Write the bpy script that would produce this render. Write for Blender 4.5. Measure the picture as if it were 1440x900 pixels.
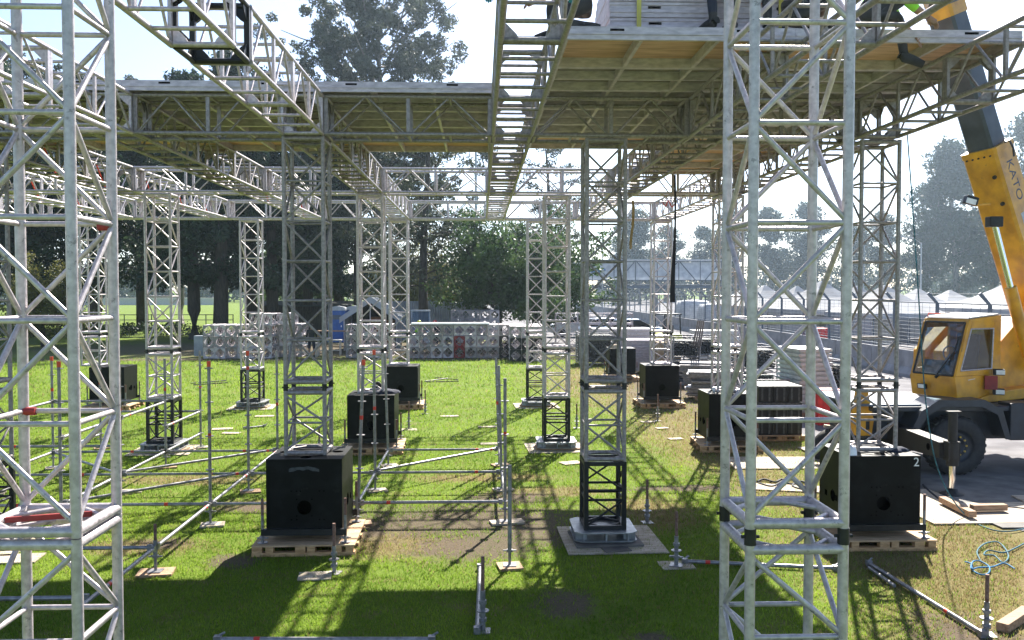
import bpy, math, random
import numpy as np
from mathutils import Vector, Matrix, Quaternion

random.seed(11)
R = math.radians
for o in list(bpy.data.objects):
    bpy.data.objects.remove(o)
SC = bpy.context.scene
COL = SC.collection

# ------------------------------------------------------------------ camera
F_PX, PW, PH = 1265.0, 1440, 900
YAW, PITCH, CAM_H = R(1.99), R(1.947), 3.5
cam = bpy.data.cameras.new('camera')
cam.sensor_width = 36.0
cam.lens = F_PX / PW * 36.0
cam.clip_start, cam.clip_end = 0.1, 3000
cam_o = bpy.data.objects.new('camera', cam)
cam_o.location = (0, 0, CAM_H)
cam_o.rotation_euler = (R(90) - PITCH, 0, -YAW)
COL.objects.link(cam_o)
SC.camera = cam_o

# ------------------------------------------------------------------ world, sun, exposure
SUN_AZ, SUN_EL = R(20), R(42)          # azimuth from +Y towards +X
W = bpy.data.worlds.new('World')
SC.world = W
W.use_nodes = True
nt = W.node_tree
nt.nodes.clear()
sky = nt.nodes.new('ShaderNodeTexSky')
sky.sky_type = 'NISHITA'
sky.sun_disc = False
sky.sun_elevation = SUN_EL
sky.sun_rotation = SUN_AZ
sky.altitude = 2200
sky.air_density = 0.9
sky.dust_density = 4.5
sky.ozone_density = 1.2
bg = nt.nodes.new('ShaderNodeBackground')
bg.inputs[1].default_value = 0.080
wo = nt.nodes.new('ShaderNodeOutputWorld')
nt.links.new(sky.outputs[0], bg.inputs[0])
nt.links.new(bg.outputs[0], wo.inputs[0])

sl = bpy.data.lights.new('sun', 'SUN')
sl.energy = 5.0
sl.angle = R(0.55)
sl.color = (1.0, 0.94, 0.84)
so = bpy.data.objects.new('sun', sl)
to_sun = Vector((math.sin(SUN_AZ) * math.cos(SUN_EL), math.cos(SUN_AZ) * math.cos(SUN_EL), math.sin(SUN_EL)))
so.rotation_euler = to_sun.to_track_quat('Z', 'Y').to_euler()
so.location = (20, 40, 60)
COL.objects.link(so)

SC.view_settings.view_transform = 'Standard'
SC.view_settings.look = 'None'
SC.view_settings.gamma = 1.0
SC.view_settings.exposure = 1.8
SC.view_settings.use_curve_mapping = False
SC.render.engine = 'CYCLES'
SC.cycles.max_bounces = 8
SC.cycles.diffuse_bounces = 3
SC.cycles.glossy_bounces = 3
SC.cycles.transmission_bounces = 5
SC.cycles.transparent_max_bounces = 8
SC.cycles.volume_bounces = 1
SC.cycles.volume_step_rate = 5.0
SC.cycles.use_denoising = True
SC.cycles.sample_clamp_indirect = 6.0

# ------------------------------------------------------------------ pixel -> place
_fw = Vector((math.sin(YAW) * math.cos(PITCH), math.cos(YAW) * math.cos(PITCH), -math.sin(PITCH)))
_rt = Vector((math.cos(YAW), -math.sin(YAW), 0))
_up = _rt.cross(_fw)

def ray(px, py):
    return _fw * F_PX + _rt * (px - PW / 2) + _up * (PH / 2 - py)

def G(px, py, z=0.0):                    # where the ray meets the level z
    d = ray(px, py)
    t = (z - CAM_H) / d.z
    return Vector((d.x * t, d.y * t, z))

def A(px, py, Y):                        # where the ray meets the depth plane y = Y
    d = ray(px, py)
    t = Y / d.y
    return Vector((d.x * t, Y, CAM_H + d.z * t))

# ------------------------------------------------------------------ materials
M = {}
def _nodes(name):
    m = bpy.data.materials.new(name)
    m.use_nodes = True
    t = m.node_tree
    t.nodes.clear()
    out = t.nodes.new('ShaderNodeOutputMaterial')
    return m, t, out

def mat(key, col, rough=0.6, metal=0.0, var=0.15, scale=6.0, col2=None, bump=0.0, bscale=60.0, spec=0.5,
        stretch=(1, 1, 1), trans=0.0, coords='Object', detail=4.0, lo=0.35, hi=0.65, coat=0.0, spots=None):
    """Principled surface whose colour wanders between two tones by noise."""
    m, t, out = _nodes(key)
    p = t.nodes.new('ShaderNodeBsdfPrincipled')
    p.inputs['Roughness'].default_value = rough
    p.inputs['Metallic'].default_value = metal
    p.inputs['Specular IOR Level'].default_value = spec
    if coat:
        p.inputs['Coat Weight'].default_value = coat
        p.inputs['Coat Roughness'].default_value = 0.15
    tc = t.nodes.new('ShaderNodeTexCoord')
    if coords == 'World':
        geo = t.nodes.new('ShaderNodeNewGeometry'); src = geo.outputs['Position']
    else:
        src = tc.outputs[coords]
    mp = t.nodes.new('ShaderNodeMapping')
    mp.inputs['Scale'].default_value = stretch
    t.links.new(src, mp.inputs[0])
    n = t.nodes.new('ShaderNodeTexNoise')
    n.inputs['Scale'].default_value = scale
    n.inputs['Detail'].default_value = detail
    t.links.new(mp.outputs[0], n.inputs['Vector'])
    cr = t.nodes.new('ShaderNodeValToRGB')
    c1 = tuple(max(0, c * (1 - var)) for c in col)
    c2 = col2 if col2 else tuple(min(1, c * (1 + var)) for c in col)
    cr.color_ramp.elements[0].position = lo
    cr.color_ramp.elements[1].position = hi
    cr.color_ramp.elements[0].color = (*c1, 1)
    cr.color_ramp.elements[1].color = (*c2, 1)
    t.links.new(n.outputs[0], cr.inputs[0])
    colour = cr.outputs[0]
    if spots:                                        # small dark nicks and grime marks
        n3 = t.nodes.new('ShaderNodeTexNoise'); n3.inputs['Scale'].default_value = spots[0]; n3.inputs['Detail'].default_value = 5.0
        n3.inputs['Roughness'].default_value = 0.7
        t.links.new(mp.outputs[0], n3.inputs['Vector'])
        mr3 = t.nodes.new('ShaderNodeMapRange'); mr3.inputs[1].default_value = spots[1]; mr3.inputs[2].default_value = spots[1] + 0.07; mr3.inputs[4].default_value = spots[2]
        t.links.new(n3.outputs[0], mr3.inputs[0])
        mx3 = t.nodes.new('ShaderNodeMix'); mx3.data_type = 'RGBA'
        mx3.inputs[7].default_value = (*spots[3], 1)
        t.links.new(mr3.outputs[0], mx3.inputs[0]); t.links.new(colour, mx3.inputs[6])
        colour = mx3.outputs[2]
    t.links.new(colour, p.inputs['Base Color'])
    rr = t.nodes.new('ShaderNodeMapRange')
    rr.inputs[3].default_value = max(0.02, rough - 0.1)
    rr.inputs[4].default_value = min(1, rough + 0.1)
    t.links.new(n.outputs[0], rr.inputs[0])
    t.links.new(rr.outputs[0], p.inputs['Roughness'])
    if bump:
        n2 = t.nodes.new('ShaderNodeTexNoise')
        n2.inputs['Scale'].default_value = bscale
        t.links.new(mp.outputs[0], n2.inputs['Vector'])
        b = t.nodes.new('ShaderNodeBump')
        b.inputs['Strength'].default_value = bump
        b.inputs['Distance'].default_value = 0.01
        t.links.new(n2.outputs[0], b.inputs['Height'])
        t.links.new(b.outputs[0], p.inputs['Normal'])
    last = p.outputs[0]
    if trans:
        tr = t.nodes.new('ShaderNodeBsdfTranslucent')
        t.links.new(cr.outputs[0], tr.inputs[0])
        mx = t.nodes.new('ShaderNodeMixShader')
        mx.inputs[0].default_value = trans
        t.links.new(p.outputs[0], mx.inputs[1])
        t.links.new(tr.outputs[0], mx.inputs[2])
        last = mx.outputs[0]
    t.links.new(last, out.inputs[0])
    M[key] = m
    return m

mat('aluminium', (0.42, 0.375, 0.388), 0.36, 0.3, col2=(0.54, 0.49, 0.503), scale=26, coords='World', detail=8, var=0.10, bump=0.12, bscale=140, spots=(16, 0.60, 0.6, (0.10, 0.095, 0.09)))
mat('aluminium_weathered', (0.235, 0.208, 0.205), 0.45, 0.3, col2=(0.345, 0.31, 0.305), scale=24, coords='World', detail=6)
mat('aluminium_deck', (0.47, 0.415, 0.45), 0.48, 0.1, col2=(0.60, 0.54, 0.575), scale=9, coords='World', stretch=(1, 1, 3), detail=9)
mat('galvanised', (0.20, 0.195, 0.205), 0.38, 0.5, col2=(0.31, 0.30, 0.315), scale=14, coords='World', detail=5)
mat('rusty_steel', (0.16, 0.075, 0.055), 0.8, 0.2, col2=(0.24, 0.15, 0.12), scale=30, coords='World')
mat('black_steel', (0.009, 0.009, 0.010), 0.45, 0.0, spec=0.35, col2=(0.018, 0.018, 0.019), scale=9, coords='World')
mat('black_box', (0.002, 0.0024, 0.0026), 0.5, 0.0, col2=(0.016, 0.017, 0.017), scale=4.5, coords='Object', detail=7, spec=0.16, bump=0.12, bscale=90, lo=0.50, hi=0.95, spots=(5, 0.64, 0.5, (0.03, 0.03, 0.028)))
mat('hole_shade', (0.001, 0.001, 0.001), 0.95, spec=0.0)  # near-black colour paints the shade inside holes and slots
mat('chalk_paint', (0.75, 0.75, 0.72), 0.8)
mat('chalk_smear', (0.035, 0.04, 0.042), 0.8, col2=(0.075, 0.08, 0.085), scale=14)
mat('red_tape', (0.65, 0.035, 0.02), 0.5)
mat('orange_cap', (0.8, 0.09, 0.03), 0.5)
mat('red_paint', (0.20, 0.012, 0.016), 0.5, col2=(0.28, 0.02, 0.02))
mat('pallet_wood', (0.42, 0.23, 0.095), 0.8, col2=(0.58, 0.36, 0.18), scale=4, stretch=(2, 9, 9), coords='World', bump=0.3, bscale=40)
mat('timber', (0.28, 0.165, 0.09), 0.8, col2=(0.42, 0.27, 0.165), scale=3, stretch=(2, 12, 12), coords='World', bump=0.2)
mat('plywood_bleached', (0.36, 0.29, 0.21), 0.85, col2=(0.50, 0.42, 0.33), scale=3, stretch=(1, 5, 1), coords='World', bump=0.2)
mat('plywood_warm', (0.52, 0.28, 0.13), 0.6, col2=(0.70, 0.44, 0.25), scale=2.2, stretch=(1, 7, 1), coords='World', detail=7)
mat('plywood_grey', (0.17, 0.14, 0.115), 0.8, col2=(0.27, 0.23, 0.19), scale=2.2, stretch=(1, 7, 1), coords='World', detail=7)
mat('plywood_dark', (0.10, 0.09, 0.08), 0.85, col2=(0.17, 0.15, 0.13), scale=4, coords='World')
mat('steel_plate', (0.25, 0.26, 0.265), 0.42, 0.5, col2=(0.36, 0.37, 0.38), scale=8, coords='World')
mat('asphalt', (0.13, 0.125, 0.135), 0.95, spec=0.15, col2=(0.20, 0.195, 0.205), scale=1.2, coords='World', detail=10, bump=0.4, bscale=120)
mat('rubber_mat', (0.11, 0.105, 0.10), 0.9, col2=(0.19, 0.18, 0.17), scale=2.5, coords='World', detail=8, bump=0.3)
mat('concrete', (0.20, 0.20, 0.21), 0.9, col2=(0.29, 0.29, 0.30), scale=1.5, coords='World', detail=9, bump=0.2)
mat('crane_yellow', (0.55, 0.24, 0.004), 0.42, 0.0, col2=(0.74, 0.355, 0.008), scale=3.2, coords='World', detail=7, coat=0.2, spots=(7, 0.63, 0.55, (0.10, 0.05, 0.015)))
mat('crane_white', (0.48, 0.47, 0.45), 0.5)
mat('crane_blue', (0.010, 0.015, 0.026), 0.5, col2=(0.022, 0.030, 0.045), scale=4, coords='World', coat=0.2)
mat('crane_boom_grey', (0.035, 0.04, 0.048), 0.42, 0.2, col2=(0.06, 0.067, 0.076), scale=3, coords='World', detail=8)
mat('rubber', (0.018, 0.018, 0.02), 0.75, col2=(0.035, 0.035, 0.036), scale=12)
mat('chrome', (0.8, 0.8, 0.8), 0.15, 1.0, var=0.03)
mat('brass', (0.5, 0.36, 0.08), 0.4, 0.6)
mat('lens', (0.75, 0.75, 0.72), 0.2)
mat('canvas_white', (0.36, 0.37, 0.39), 0.8, col2=(0.48, 0.49, 0.51), scale=0.8, trans=0.18)
mat('canvas_blue', (0.30, 0.42, 0.62), 0.7, trans=0.2)
mat('tarpaulin', (0.40, 0.42, 0.45), 0.7, col2=(0.5, 0.52, 0.54), scale=3, bump=0.5, bscale=8)
mat('toilet_blue', (0.02, 0.10, 0.36), 0.45)
mat('sheet_metal', (0.24, 0.27, 0.31), 0.55, 0.3, col2=(0.32, 0.35, 0.39), scale=2, coords='World')
mat('brown_box', (0.16, 0.065, 0.03), 0.8)
mat('rope_teal', (0.012, 0.06, 0.09), 0.8, col2=(0.03, 0.17, 0.22), scale=25, coords='World')
mat('rope_blue', (0.012, 0.15, 0.30), 0.8)
mat('strap_tan', (0.30, 0.20, 0.08), 0.8)
mat('strap_yellow', (0.55, 0.50, 0.10), 0.7)
mat('strap_black', (0.012, 0.012, 0.02), 0.8)
mat('cloth_black', (0.012, 0.012, 0.014), 0.85, col2=(0.03, 0.03, 0.032), scale=7)
mat('cloth_navy', (0.012, 0.016, 0.035), 0.9)
mat('cloth_blue', (0.03, 0.09, 0.32), 0.85)
mat('cloth_grey', (0.16, 0.19, 0.24), 0.85)
mat('cloth_hivis', (0.32, 0.75, 0.03), 0.7)
mat('cloth_teal', (0.02, 0.22, 0.24), 0.8)
mat('skin', (0.30, 0.16, 0.10), 0.6)
mat('hair', (0.015, 0.012, 0.01), 0.8)
mat('helmet_yellow', (0.75, 0.72, 0.02), 0.35)
mat('helmet_orange', (0.78, 0.32, 0.02), 0.35)
mat('helmet_red', (0.65, 0.05, 0.03), 0.35)
mat('plastic_red', (0.62, 0.02, 0.025), 0.45)
mat('plastic_white', (0.8, 0.8, 0.8), 0.4)
mat('plastic_green', (0.02, 0.09, 0.05), 0.5, col2=(0.03, 0.16, 0.09), scale=9)
mat('forklift_yellow', (0.50, 0.52, 0.03), 0.5)
mat('car_silver', (0.42, 0.46, 0.52), 0.3, 0.6)
mat('car_white', (0.45, 0.47, 0.49), 0.35)
mat('car_blue', (0.22, 0.32, 0.48), 0.3, 0.3)
mat('lamp_grey', (0.38, 0.40, 0.42), 0.5, 0.5)
mat('far_steel', (0.10, 0.125, 0.16), 0.6, 0.2)
mat('pallet_sheet', (0.46, 0.29, 0.15), 0.85, col2=(0.60, 0.41, 0.24), scale=3, stretch=(1, 5, 1), coords='World', bump=0.2)
mat('banner', (0.60, 0.63, 0.68), 0.7, col2=(0.72, 0.74, 0.77), scale=1.5, trans=0.3)
mat('banner_blue', (0.12, 0.24, 0.50), 0.7)
mat('far_wall', (0.55, 0.52, 0.50), 0.9)
mat('far_dark', (0.06, 0.07, 0.07), 0.9)
mat('mesh_dark', (0.05, 0.055, 0.055), 0.6, 0.3, col2=(0.11, 0.115, 0.12), scale=20)
mat('cardboard', (0.40, 0.28, 0.17), 0.85, col2=(0.52, 0.40, 0.27), scale=3)

def bark(key, c, c2):
    return mat(key, c, 0.95, col2=c2, scale=3, stretch=(4, 4, 0.6), bump=0.8, bscale=6, detail=8)
bark('bark_dark', (0.035, 0.028, 0.022), (0.075, 0.06, 0.05))
bark('bark_grey', (0.10, 0.09, 0.08), (0.20, 0.18, 0.16))

def leafmat(key, c, c2, trans=0.35):
    m = mat(key, c, 0.55, col2=c2, scale=0.55, detail=3, trans=trans, spec=0.3)
    return m
leafmat('leaf_cedar', (0.015, 0.032, 0.019), (0.045, 0.080, 0.040), 0.25)
leafmat('leaf_broad', (0.034, 0.070, 0.024), (0.085, 0.140, 0.044))
leafmat('leaf_eucalypt', (0.034, 0.046, 0.030), (0.075, 0.090, 0.055), 0.3)
leafmat('leaf_yellow', (0.10, 0.11, 0.028), (0.19, 0.18, 0.045))
leafmat('leaf_far', (0.024, 0.040, 0.026), (0.048, 0.068, 0.040), 0.25)
leafmat('leaf_hedge', (0.020, 0.040, 0.014), (0.045, 0.075, 0.022), 0.25)

def glassmat(key, tint, alpha):
    m, t, out = _nodes(key)
    g = t.nodes.new('ShaderNodeBsdfGlossy'); g.inputs['Roughness'].default_value = 0.04
    tr = t.nodes.new('ShaderNodeBsdfTransparent'); tr.inputs[0].default_value = (*tint, 1)
    mx = t.nodes.new('ShaderNodeMixShader'); mx.inputs[0].default_value = alpha
    t.links.new(tr.outputs[0], mx.inputs[1]); t.links.new(g.outputs[0], mx.inputs[2])
    t.links.new(mx.outputs[0], out.inputs[0])
    M[key] = m
glassmat('glass', (0.62, 0.72, 0.78), 0.09)
glassmat('chainlink', (0.80, 0.82, 0.85), 0.10)

# ------------------------------------------------------------------ mesh helpers
def basis(d):
    d = d.normalized()
    h = Vector((0, 0, 1)) if abs(d.z) < 0.95 else Vector((0, 1, 0))
    s = d.cross(h).normalized()
    return s, s.cross(d).normalized()

class MB:
    """collects shapes, then becomes ONE mesh"""
    def __init__(s):
        s.v, s.f, s.sm = [], [], []
    def add(s, vs, fs, smooth=False):
        b = len(s.v)
        s.v.extend([tuple(q) for q in vs])
        for f in fs:
            s.f.append(tuple(b + i for i in f)); s.sm.append(smooth)
        return s
    def box(s, c, d, rot=None, bev=0.0):
        hx, hy, hz = d[0] / 2, d[1] / 2, d[2] / 2
        vs = [Vector((x, y, z)) for x in (-hx, hx) for y in (-hy, hy) for z in (-hz, hz)]
        if rot is not None:
            vs = [rot @ q for q in vs]
        c = Vector(c)
        return s.add([q + c for q in vs], [(0, 1, 3, 2), (4, 6, 7, 5), (0, 4, 5, 1), (2, 3, 7, 6), (0, 2, 6, 4), (1, 5, 7, 3)])
    def bbox(s, a, b):
        a, b = Vector(a), Vector(b)
        return s.box((a + b) / 2, b - a)
    def tube(s, p0, p1, r, n=8, r1=None, caps=True):
        p0, p1 = Vector(p0), Vector(p1)
        u, w = basis(p1 - p0)
        r1 = r if r1 is None else r1
        vs = []
        for p, q in ((p0, r), (p1, r1)):
            for i in range(n):
                a = 2 * math.pi * i / n
                vs.append(p + (u * math.cos(a) + w * math.sin(a)) * q)
        s.add(vs, [(i, (i + 1) % n, n + (i + 1) % n, n + i) for i in range(n)], True)
        if caps:
            s.add(vs[:n], [tuple(range(n))[::-1]]); s.add(vs[n:], [tuple(range(n))])
        return s
    def path(s, pts, rad, n=6):
        pts = [Vector(p) for p in pts]
        if not isinstance(rad, (list, tuple)):
            rad = [rad] * len(pts)
        vs = []
        u = None
        for i, p in enumerate(pts):
            d = (pts[min(i + 1, len(pts) - 1)] - pts[max(i - 1, 0)])
            if u is None:
                u, w = basis(d)
            else:
                d.normalize()
                u = (u - d * u.dot(d)).normalized(); w = d.cross(u)
            for k in range(n):
                a = 2 * math.pi * k / n
                vs.append(p + (u * math.cos(a) + w * math.sin(a)) * rad[i])
        fs = []
        for i in range(len(pts) - 1):
            for k in range(n):
                fs.append((i * n + k, i * n + (k + 1) % n, (i + 1) * n + (k + 1) % n, (i + 1) * n + k))
        s.add(vs, fs, True)
        s.add(vs[:n], [tuple(range(n))[::-1]]); s.add(vs[-n:], [tuple(range(n))])
        return s
    def prism(s, poly, d, off=(0, 0, 0)):
        """poly: list of 3-D points in one plane, swept by vector d"""
        d = Vector(d); n = len(poly); off = Vector(off)
        vs = [Vector(p) + off for p in poly] + [Vector(p) + d + off for p in poly]
        return s.add(vs, [tuple(range(n))[::-1], tuple(range(n, 2 * n))] + [(i, (i + 1) % n, n + (i + 1) % n, n + i) for i in range(n)])
    def lathe(s, prof, n=20, axis='Z', c=(0, 0, 0)):
        c = Vector(c); vs = []
        for r, h in prof:
            for k in range(n):
                a = 2 * math.pi * k / n
                x, y = r * math.cos(a), r * math.sin(a)
                vs.append(c + {'Z': Vector((x, y, h)), 'Y': Vector((x, h, y)), 'X': Vector((h, x, y))}[axis])
        fs = []
        for i in range(len(prof) - 1):
            for k in range(n):
                fs.append((i * n + k, i * n + (k + 1) % n, (i + 1) * n + (k + 1) % n, (i + 1) * n + k))
        s.add(vs, fs, True)
        return s
    def mesh(s, name, mt=None):
        me = bpy.data.meshes.new(name)
        me.from_pydata(s.v, [], s.f)
        me.polygons.foreach_set('use_smooth', s.sm)
        if mt:
            me.materials.append(M[mt])
        me.update()
        return me
    def build(s, name, mt, parent=None, loc=None, bevel=0.0):
        o = link(name, s.mesh(name, mt), parent, loc)
        if bevel:
            b = o.modifiers.new('edge', 'BEVEL'); b.width = bevel; b.segments = 2; b.limit_method = 'ANGLE'
        return o

def link(name, data, parent=None, loc=None):
    o = bpy.data.objects.new(name, data)
    COL.objects.link(o)
    if parent is not None:
        o.parent = parent
    if loc is not None:
        o.location = loc
    return o

def tag(o, label=None, cat=None, group=None, kind=None):
    if label: o['label'] = label
    if cat: o['category'] = cat
    if group: o['group'] = group
    if kind: o['kind'] = kind
    return o

def thing(name, label, cat, loc=(0, 0, 0), rz=0.0, group=None):
    o = link(name, None)
    o.empty_display_size = 0.2
    o.location = loc
    o.rotation_euler = (0, 0, rz)
    return tag(o, label, cat, group)

def copy_tree(o, parent=None):
    c = o.copy()
    COL.objects.link(c)
    c.parent = parent
    for ch in CH.get(o.name, [x for x in o.children]):
        copy_tree(ch, c)
    return c
CH = {}

_unit = {}
def unit_tube(r, mt, n=10):
    k = (round(r, 4), mt, n)
    if k not in _unit:
        _unit[k] = MB().tube((0, 0, 0), (0, 0, 1), r, n).mesh('tube', mt)
    return _unit[k]
def unit_box(mt):
    k = ('box', mt)
    if k not in _unit:
        _unit[k] = MB().box((0, 0, 0.5), (1, 1, 1)).mesh('bar', mt)
    return _unit[k]

def rod(name, p0, p1, r, mt, parent, org=Vector((0, 0, 0)), n=10):
    """a straight tube as its own object (shared mesh, stretched)"""
    p0, p1 = Vector(p0), Vector(p1)
    d = p1 - p0
    o = link(name, unit_tube(r, mt, n), parent)
    o.matrix_local = Matrix.Translation(p0 - org) @ d.to_track_quat('Z', 'Y').to_matrix().to_4x4() @ Matrix.Diagonal((1, 1, d.length, 1))
    return o

def bar(name, p0, p1, w, h, up, mt, parent, org=Vector((0, 0, 0))):
    """a straight rectangular bar: w across, h along 'up'"""
    p0, p1, up = Vector(p0), Vector(p1), Vector(up)
    d = (p1 - p0); L = d.length; d = d / L
    s = up.cross(d).normalized(); u = d.cross(s)
    rot = Matrix((s, u, d)).transposed().to_4x4()
    o = link(name, unit_box(mt), parent)
    o.matrix_local = Matrix.Translation(p0 - org) @ rot @ Matrix.Diagonal((w, h, L, 1))
    return o

def rotz(a):
    return Matrix.Rotation(a, 3, 'Z')

ORD = ['first', 'second', 'third', 'fourth', 'fifth', 'sixth', 'seventh', 'eighth', 'ninth', 'tenth', 'eleventh', 'twelfth', 'thirteenth', 'fourteenth', 'fifteenth']
# ================================================================== GROUND
SOIL = [(-0.25, 13.5, 2.0, 1.05), (0.75, 13.2, 1.2, 1.1), (-0.1, 12.2, 0.9, 0.8), (-1.6, 13.2, .7, .6), (0.5, 14.9, .8, .5), (-3.2, 11.6, .35, .3), (0.95, 9.9, 0.35, 0.5), (1.75, 8.9, 0.2, 0.15),
        (-3.6, 14.4, 0.6, 0.3), (-4.4, 12.4, 0.35, 0.3), (3.6, 15.6, 1.1, 0.25), (4.9, 8.6, 0.5, 0.9), (-9.5, 45.3, 26, 0.9), (9, 31, 4.5, 7), (-5, 53.5, 22, 7.5)]
DRY = [(6.6, 11.5, 2.4, 3.6), (5.6, 21.5, 1.9, 6.5), (5.5, 33, 3.2, 9.0), (5.9, 8.0, 1.9, 2.6), (5.2, 15.5, 0.8, 2.2), (-3.1, 14.6, 1.1, .45), (0, 16.6, 1.4, .35), (-5.4, 16.6, 1.5, .45), (2.7, 14.0, .7, 1.1), (-1.2, 12.3, .9, .6), (-4.6, 12.3, .8, .4), (1.2, 15.4, 1.0, .4)]

def ground_material():
    m, t, out = _nodes('grass_ground')
    N = t.nodes.new; L = t.links.new
    geo = N('ShaderNodeNewGeometry')
    pos = geo.outputs['Position']
    def noise(scale, detail=5, rough=0.6):
        n = N('ShaderNodeTexNoise'); n.inputs['Scale'].default_value = scale
        n.inputs['Detail'].default_value = detail; n.inputs['Roughness'].default_value = rough
        L(pos, n.inputs['Vector']); return n.outputs[0]
    def ramp(v, c1, c2, lo, hi):
        r = N('ShaderNodeValToRGB'); e = r.color_ramp.elements
        e[0].position, e[1].position = lo, hi; e[0].color = (*c1, 1); e[1].color = (*c2, 1)
        L(v, r.inputs[0]); return r.outputs[0]
    def math_(op, a, b):
        n = N('ShaderNodeMath'); n.operation = op
        for i, q in enumerate((a, b)):
            if isinstance(q, (int, float)): n.inputs[i].default_value = q
            else: L(q, n.inputs[i])
        return n.outputs[0]
    def mixc(f, a, b):
        n = N('ShaderNodeMix'); n.data_type = 'RGBA'
        L(f, n.inputs[0]); L(a, n.inputs[6]); L(b, n.inputs[7]); return n.outputs[2]
    def ell(cx, cy, rx, ry, wob, soft):
        s = N('ShaderNodeVectorMath'); s.operation = 'SUBTRACT'; L(pos, s.inputs[0]); s.inputs[1].default_value = (cx, cy, 0)
        d = N('ShaderNodeVectorMath'); d.operation = 'DIVIDE'; L(s.outputs[0], d.inputs[0]); d.inputs[1].default_value = (rx, ry, 1e6)
        l = N('ShaderNodeVectorMath'); l.operation = 'LENGTH'; L(d.outputs[0], l.inputs[0])
        v = math_('ADD', l.outputs['Value'], math_('MULTIPLY', math_('SUBTRACT', wob, 0.5), 2.6))
        mr = N('ShaderNodeMapRange'); mr.interpolation_type = 'SMOOTHSTEP'
        mr.inputs[1].default_value = 1.0 + soft; mr.inputs[2].default_value = 1.0 - soft
        L(v, mr.inputs[0]); return mr.outputs[0]
    big, mid, fine = noise(0.22, 4), noise(1.6, 6, 0.65), noise(38, 3)
    green = mixc(mid, ramp(big, (0.085, 0.138, 0.014), (0.142, 0.200, 0.025), 0.3, 0.7), ramp(fine, (0.056, 0.096, 0.012), (0.160, 0.218, 0.030), 0.3, 0.75))
    dryc = ramp(fine, (0.11, 0.082, 0.036), (0.22, 0.172, 0.085), 0.3, 0.7)
    soilc = mixc(noise(2.2, 6, 0.7), ramp(noise(26, 8, 0.85), (0.022, 0.016, 0.012), (0.150, 0.110, 0.080), 0.34, 0.66), ramp(noise(60, 4, 0.8), (0.050, 0.037, 0.026), (0.200, 0.155, 0.115), 0.35, 0.68))
    dm = None
    for e in DRY:
        k = ell(*e, mid, 0.45); dm = k if dm is None else math_('MAXIMUM', dm, k)
    patch = N('ShaderNodeMapRange'); patch.inputs[1].default_value = 0.54; patch.inputs[2].default_value = 0.70; patch.inputs[4].default_value = 0.75
    L(mid, patch.inputs[0])
    dm = math_('MAXIMUM', math_('MULTIPLY', dm, math_('ADD', mid, 0.35)), patch.outputs[0])
    sm = None
    w2 = noise(3.5, 7, 0.7)
    for e in SOIL:
        k = ell(*e, w2, 0.4); sm = k if sm is None else math_('MAXIMUM', sm, k)
    col = mixc(dm, green, dryc)
    col = mixc(math_('MULTIPLY', sm, 0.92), col, soilc)
    p = N('ShaderNodeBsdfPrincipled'); p.inputs['Roughness'].default_value = 0.95
    p.inputs['Specular IOR Level'].default_value = 0.1
    L(col, p.inputs['Base Color'])
    b = N('ShaderNodeBump'); b.inputs['Strength'].default_value = 0.6; b.inputs['Distance'].default_value = 0.04
    L(math_('ADD', fine, w2), b.inputs['Height']); L(b.outputs[0], p.inputs['Normal'])
    L(p.outputs[0], out.inputs[0])
    M['grass_ground'] = m
ground_material()

g = MB()
xs = [-1800, -300, -60, -25, -12, 0, 12, 25, 60, 300, 1800]
ys = [-60, 0, 8, 16, 30, 48, 80, 160, 400, 2200]
for y in ys:
    for x in xs:
        g.v.append((x, y, 0))
for j in range(len(ys) - 1):
    for i in range(len(xs) - 1):
        a = j * len(xs) + i
        g.f.append((a, a + 1, a + 1 + len(xs), a + len(xs))); g.sm.append(False)
tag(g.build('ground', 'grass_ground'), 'mown grass field', None, kind='structure')

# road to the right of the lawn, with its slightly ragged edge
def road():
    mb = MB(); rng = random.Random(3)
    L_, R_ = [], []
    ys = [4 + 1.2 * i for i in range(40)] + [54, 62, 75, 95, 130, 200, 320]
    for y in ys:
        e = 7.55 + 0.25 * math.sin(y * 0.7) + rng.uniform(-.12, .12) + (max(0, 18 - y) * 0.02) - min(9, max(0, y - 50) * .5)
        L_.append((e, y, 0.006)); R_.append((80, y, 0.006))
    n = len(ys)
    mb.add(L_ + R_, [(i, n + i, n + i + 1, i + 1) for i in range(n - 1)])
    tag(mb.build('road', 'asphalt'), 'grey paved service road beside the lawn', None, kind='structure')
road()

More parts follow.
